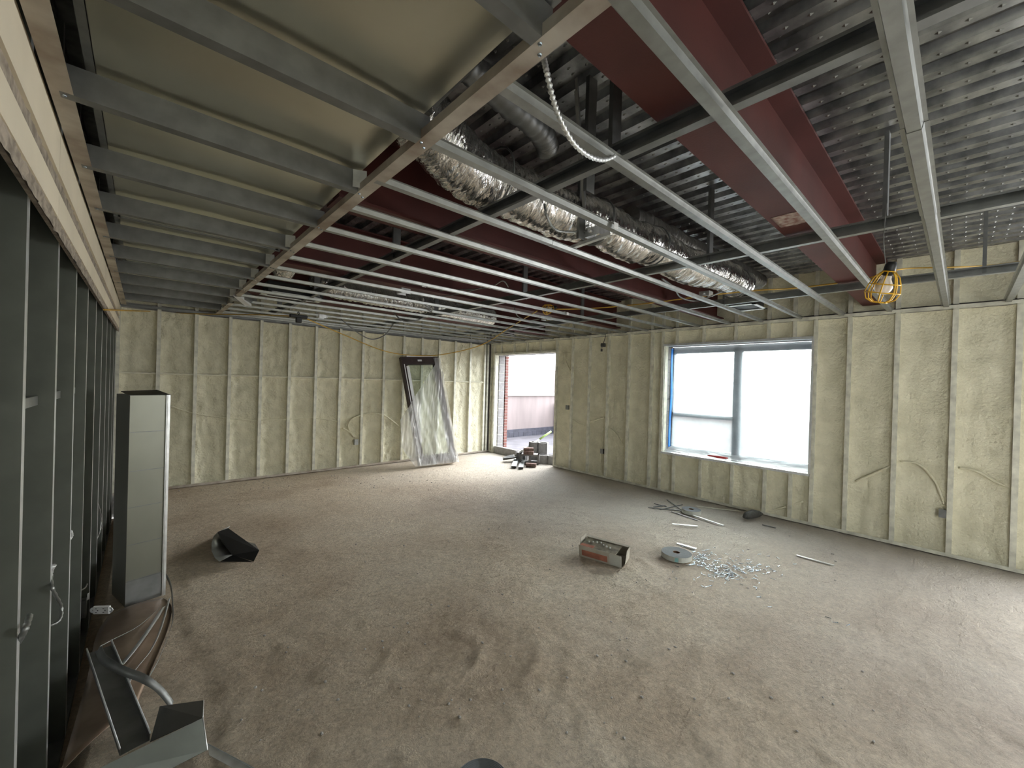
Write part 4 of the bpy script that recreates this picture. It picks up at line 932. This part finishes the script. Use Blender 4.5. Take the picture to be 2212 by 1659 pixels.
# pebbles and crumbs: uncountable
bm = nb()
for i in range(260):
    if i < 150: px, py = rnd.uniform(500, 1900), rnd.uniform(1080, 1600)
    else: px, py = rnd.uniform(380, 1000), rnd.uniform(1015, 1060)
    p = onz(px, py, 0)
    if not (.35 < p.x < XR-.1 and p.y < YB-.1): continue
    r_ = rnd.uniform(.003, .009)*(1 if py > 1200 else 1.3)
    bmesh.ops.create_icosphere(bm, subdivisions=1, radius=r_, matrix=Matrix.Translation((p.x, p.y, floor_h(p.x, p.y)+r_*.4)) @ Matrix.Diagonal((1, rnd.uniform(.6, 1.6), .6, 1)))
tag(obj('grit_crumbs', bm, M['mortar'], smooth=False), 'scattered pale crumbs of grit on the dusty floor', 'grit', kind='stuff')
# ------------------------------------------------------------------ electrical bits in the left wall
p = onx(216, 1318, XL+.06)
rc = empty('receptacle', onx(221, 1318, XL+.14)); tag(rc, 'white duplex receptacle dangling out of its box on the left wall', 'receptacle')
d = ray(221, 1318); k = 2.55; c = Vector((d.x*k, d.y*k, H+d.z*k)); rc.location = c
uu = (R2*.98+U2*.02).normalized(); vv = U2; ww = uu.cross(vv)
Mr = Matrix((uu, vv, ww)).transposed().to_4x4()
# oriented in the room by its own yaw: long axis runs along the line of sight's right
k2 = 2.55/FPX
bm = nb(); box(bm, -20*k2, 16*k2, -8.5*k2, 8.5*k2, -.012, .004, Mx=Mr, bev=.004); obj('face', bm, M['white'], rc)
bm = nb()
for s in (-1, 1): lathe(bm, [(.004, 0), (6*k2, 0), (6*k2, .003), (.004, .003)], 14, 0, Mr @ Matrix.Translation((s*19*k2-2*k2, 0, -.002)))
obj('mounting_ear', bm, M['bright'], rc)
bm = nb()
for s in (-8, 8):
    box(bm, (s-4)*k2-2*k2, (s-.5)*k2-2*k2, 3.2*k2, 4.4*k2, .0035, .0052, Mx=Mr); box(bm, (s-4)*k2-2*k2, (s-.5)*k2-2*k2, -4.4*k2, -3.2*k2, .0035, .0052, Mx=Mr); box(bm, (s+.3)*k2-2*k2, (s+2.4)*k2-2*k2, -1*k2, 1*k2, .0035, .0052, Mx=Mr)
obj('slot', bm, M['black'], rc)
def lw(px, py, d=0): return onx(px, py, XL+d)
for pts, r_, mt, lb in (([lw(110, 1230, -.02), lw(113, 1270, .01), lw(132, 1310, .02), lw(128, 1340, .02), lw(104, 1353, -.01)], .006, 'galv', 'spiral armoured cable bowing between the second and third left studs'),
                        ([lw(38, 1390, -.01), lw(54, 1360, .02), lw(64, 1330, .01)], .008, 'galv', 'stub of armoured cable at the nearest left stud'),
                        ([lw(208, 1080, -.02), lw(217, 1110, .0), lw(216, 1145, .0), lw(205, 1172, -.02)], .006, 'galv', 'thin armoured cable curving between far left studs'),
                        ([lw(147, 1168, -.01), lw(154, 1158, .0), lw(152, 1148, .0)], .008, 'bright', 'tiny bright cable end poking out beyond the third left stud'),
                        ([lw(108, 1250, -.01), lw(111, 1232, .0), lw(118, 1220, .01)], .007, 'bright', 'bright cable connector above the bowed armoured cable'),
                        ([lw(171, 1277, -.02), lw(185, 1268, -.01), lw(190, 1250, -.02)], .005, 'galv', 'short curve of armoured cable above the receptacle box')):
    cable('armoured_cable', pts, r_, mt, lb, n=14, ridged=.12)
p = lw(186, 1312, .0)
e = empty('switch_box', p); tag(e, 'open steel outlet box fixed to a stud behind the dangling receptacle', 'outlet box')
bm = nb(); sheet(bm, [(-.03, -.05), (-.03, 0), (.03, 0), (.03, -.05)], .002, (.0, 0, -.06), (.0, 0, .06), Y_, X_); obj('box_shell', bm, M['galv'], e)
bm = nb(); sheet(bm, [(0, 0), (.02, .01)], .0015, (.005, -.03, .06), (.005, -.01, .10), Y_, X_); obj('box_ear', bm, M['bright'], e)
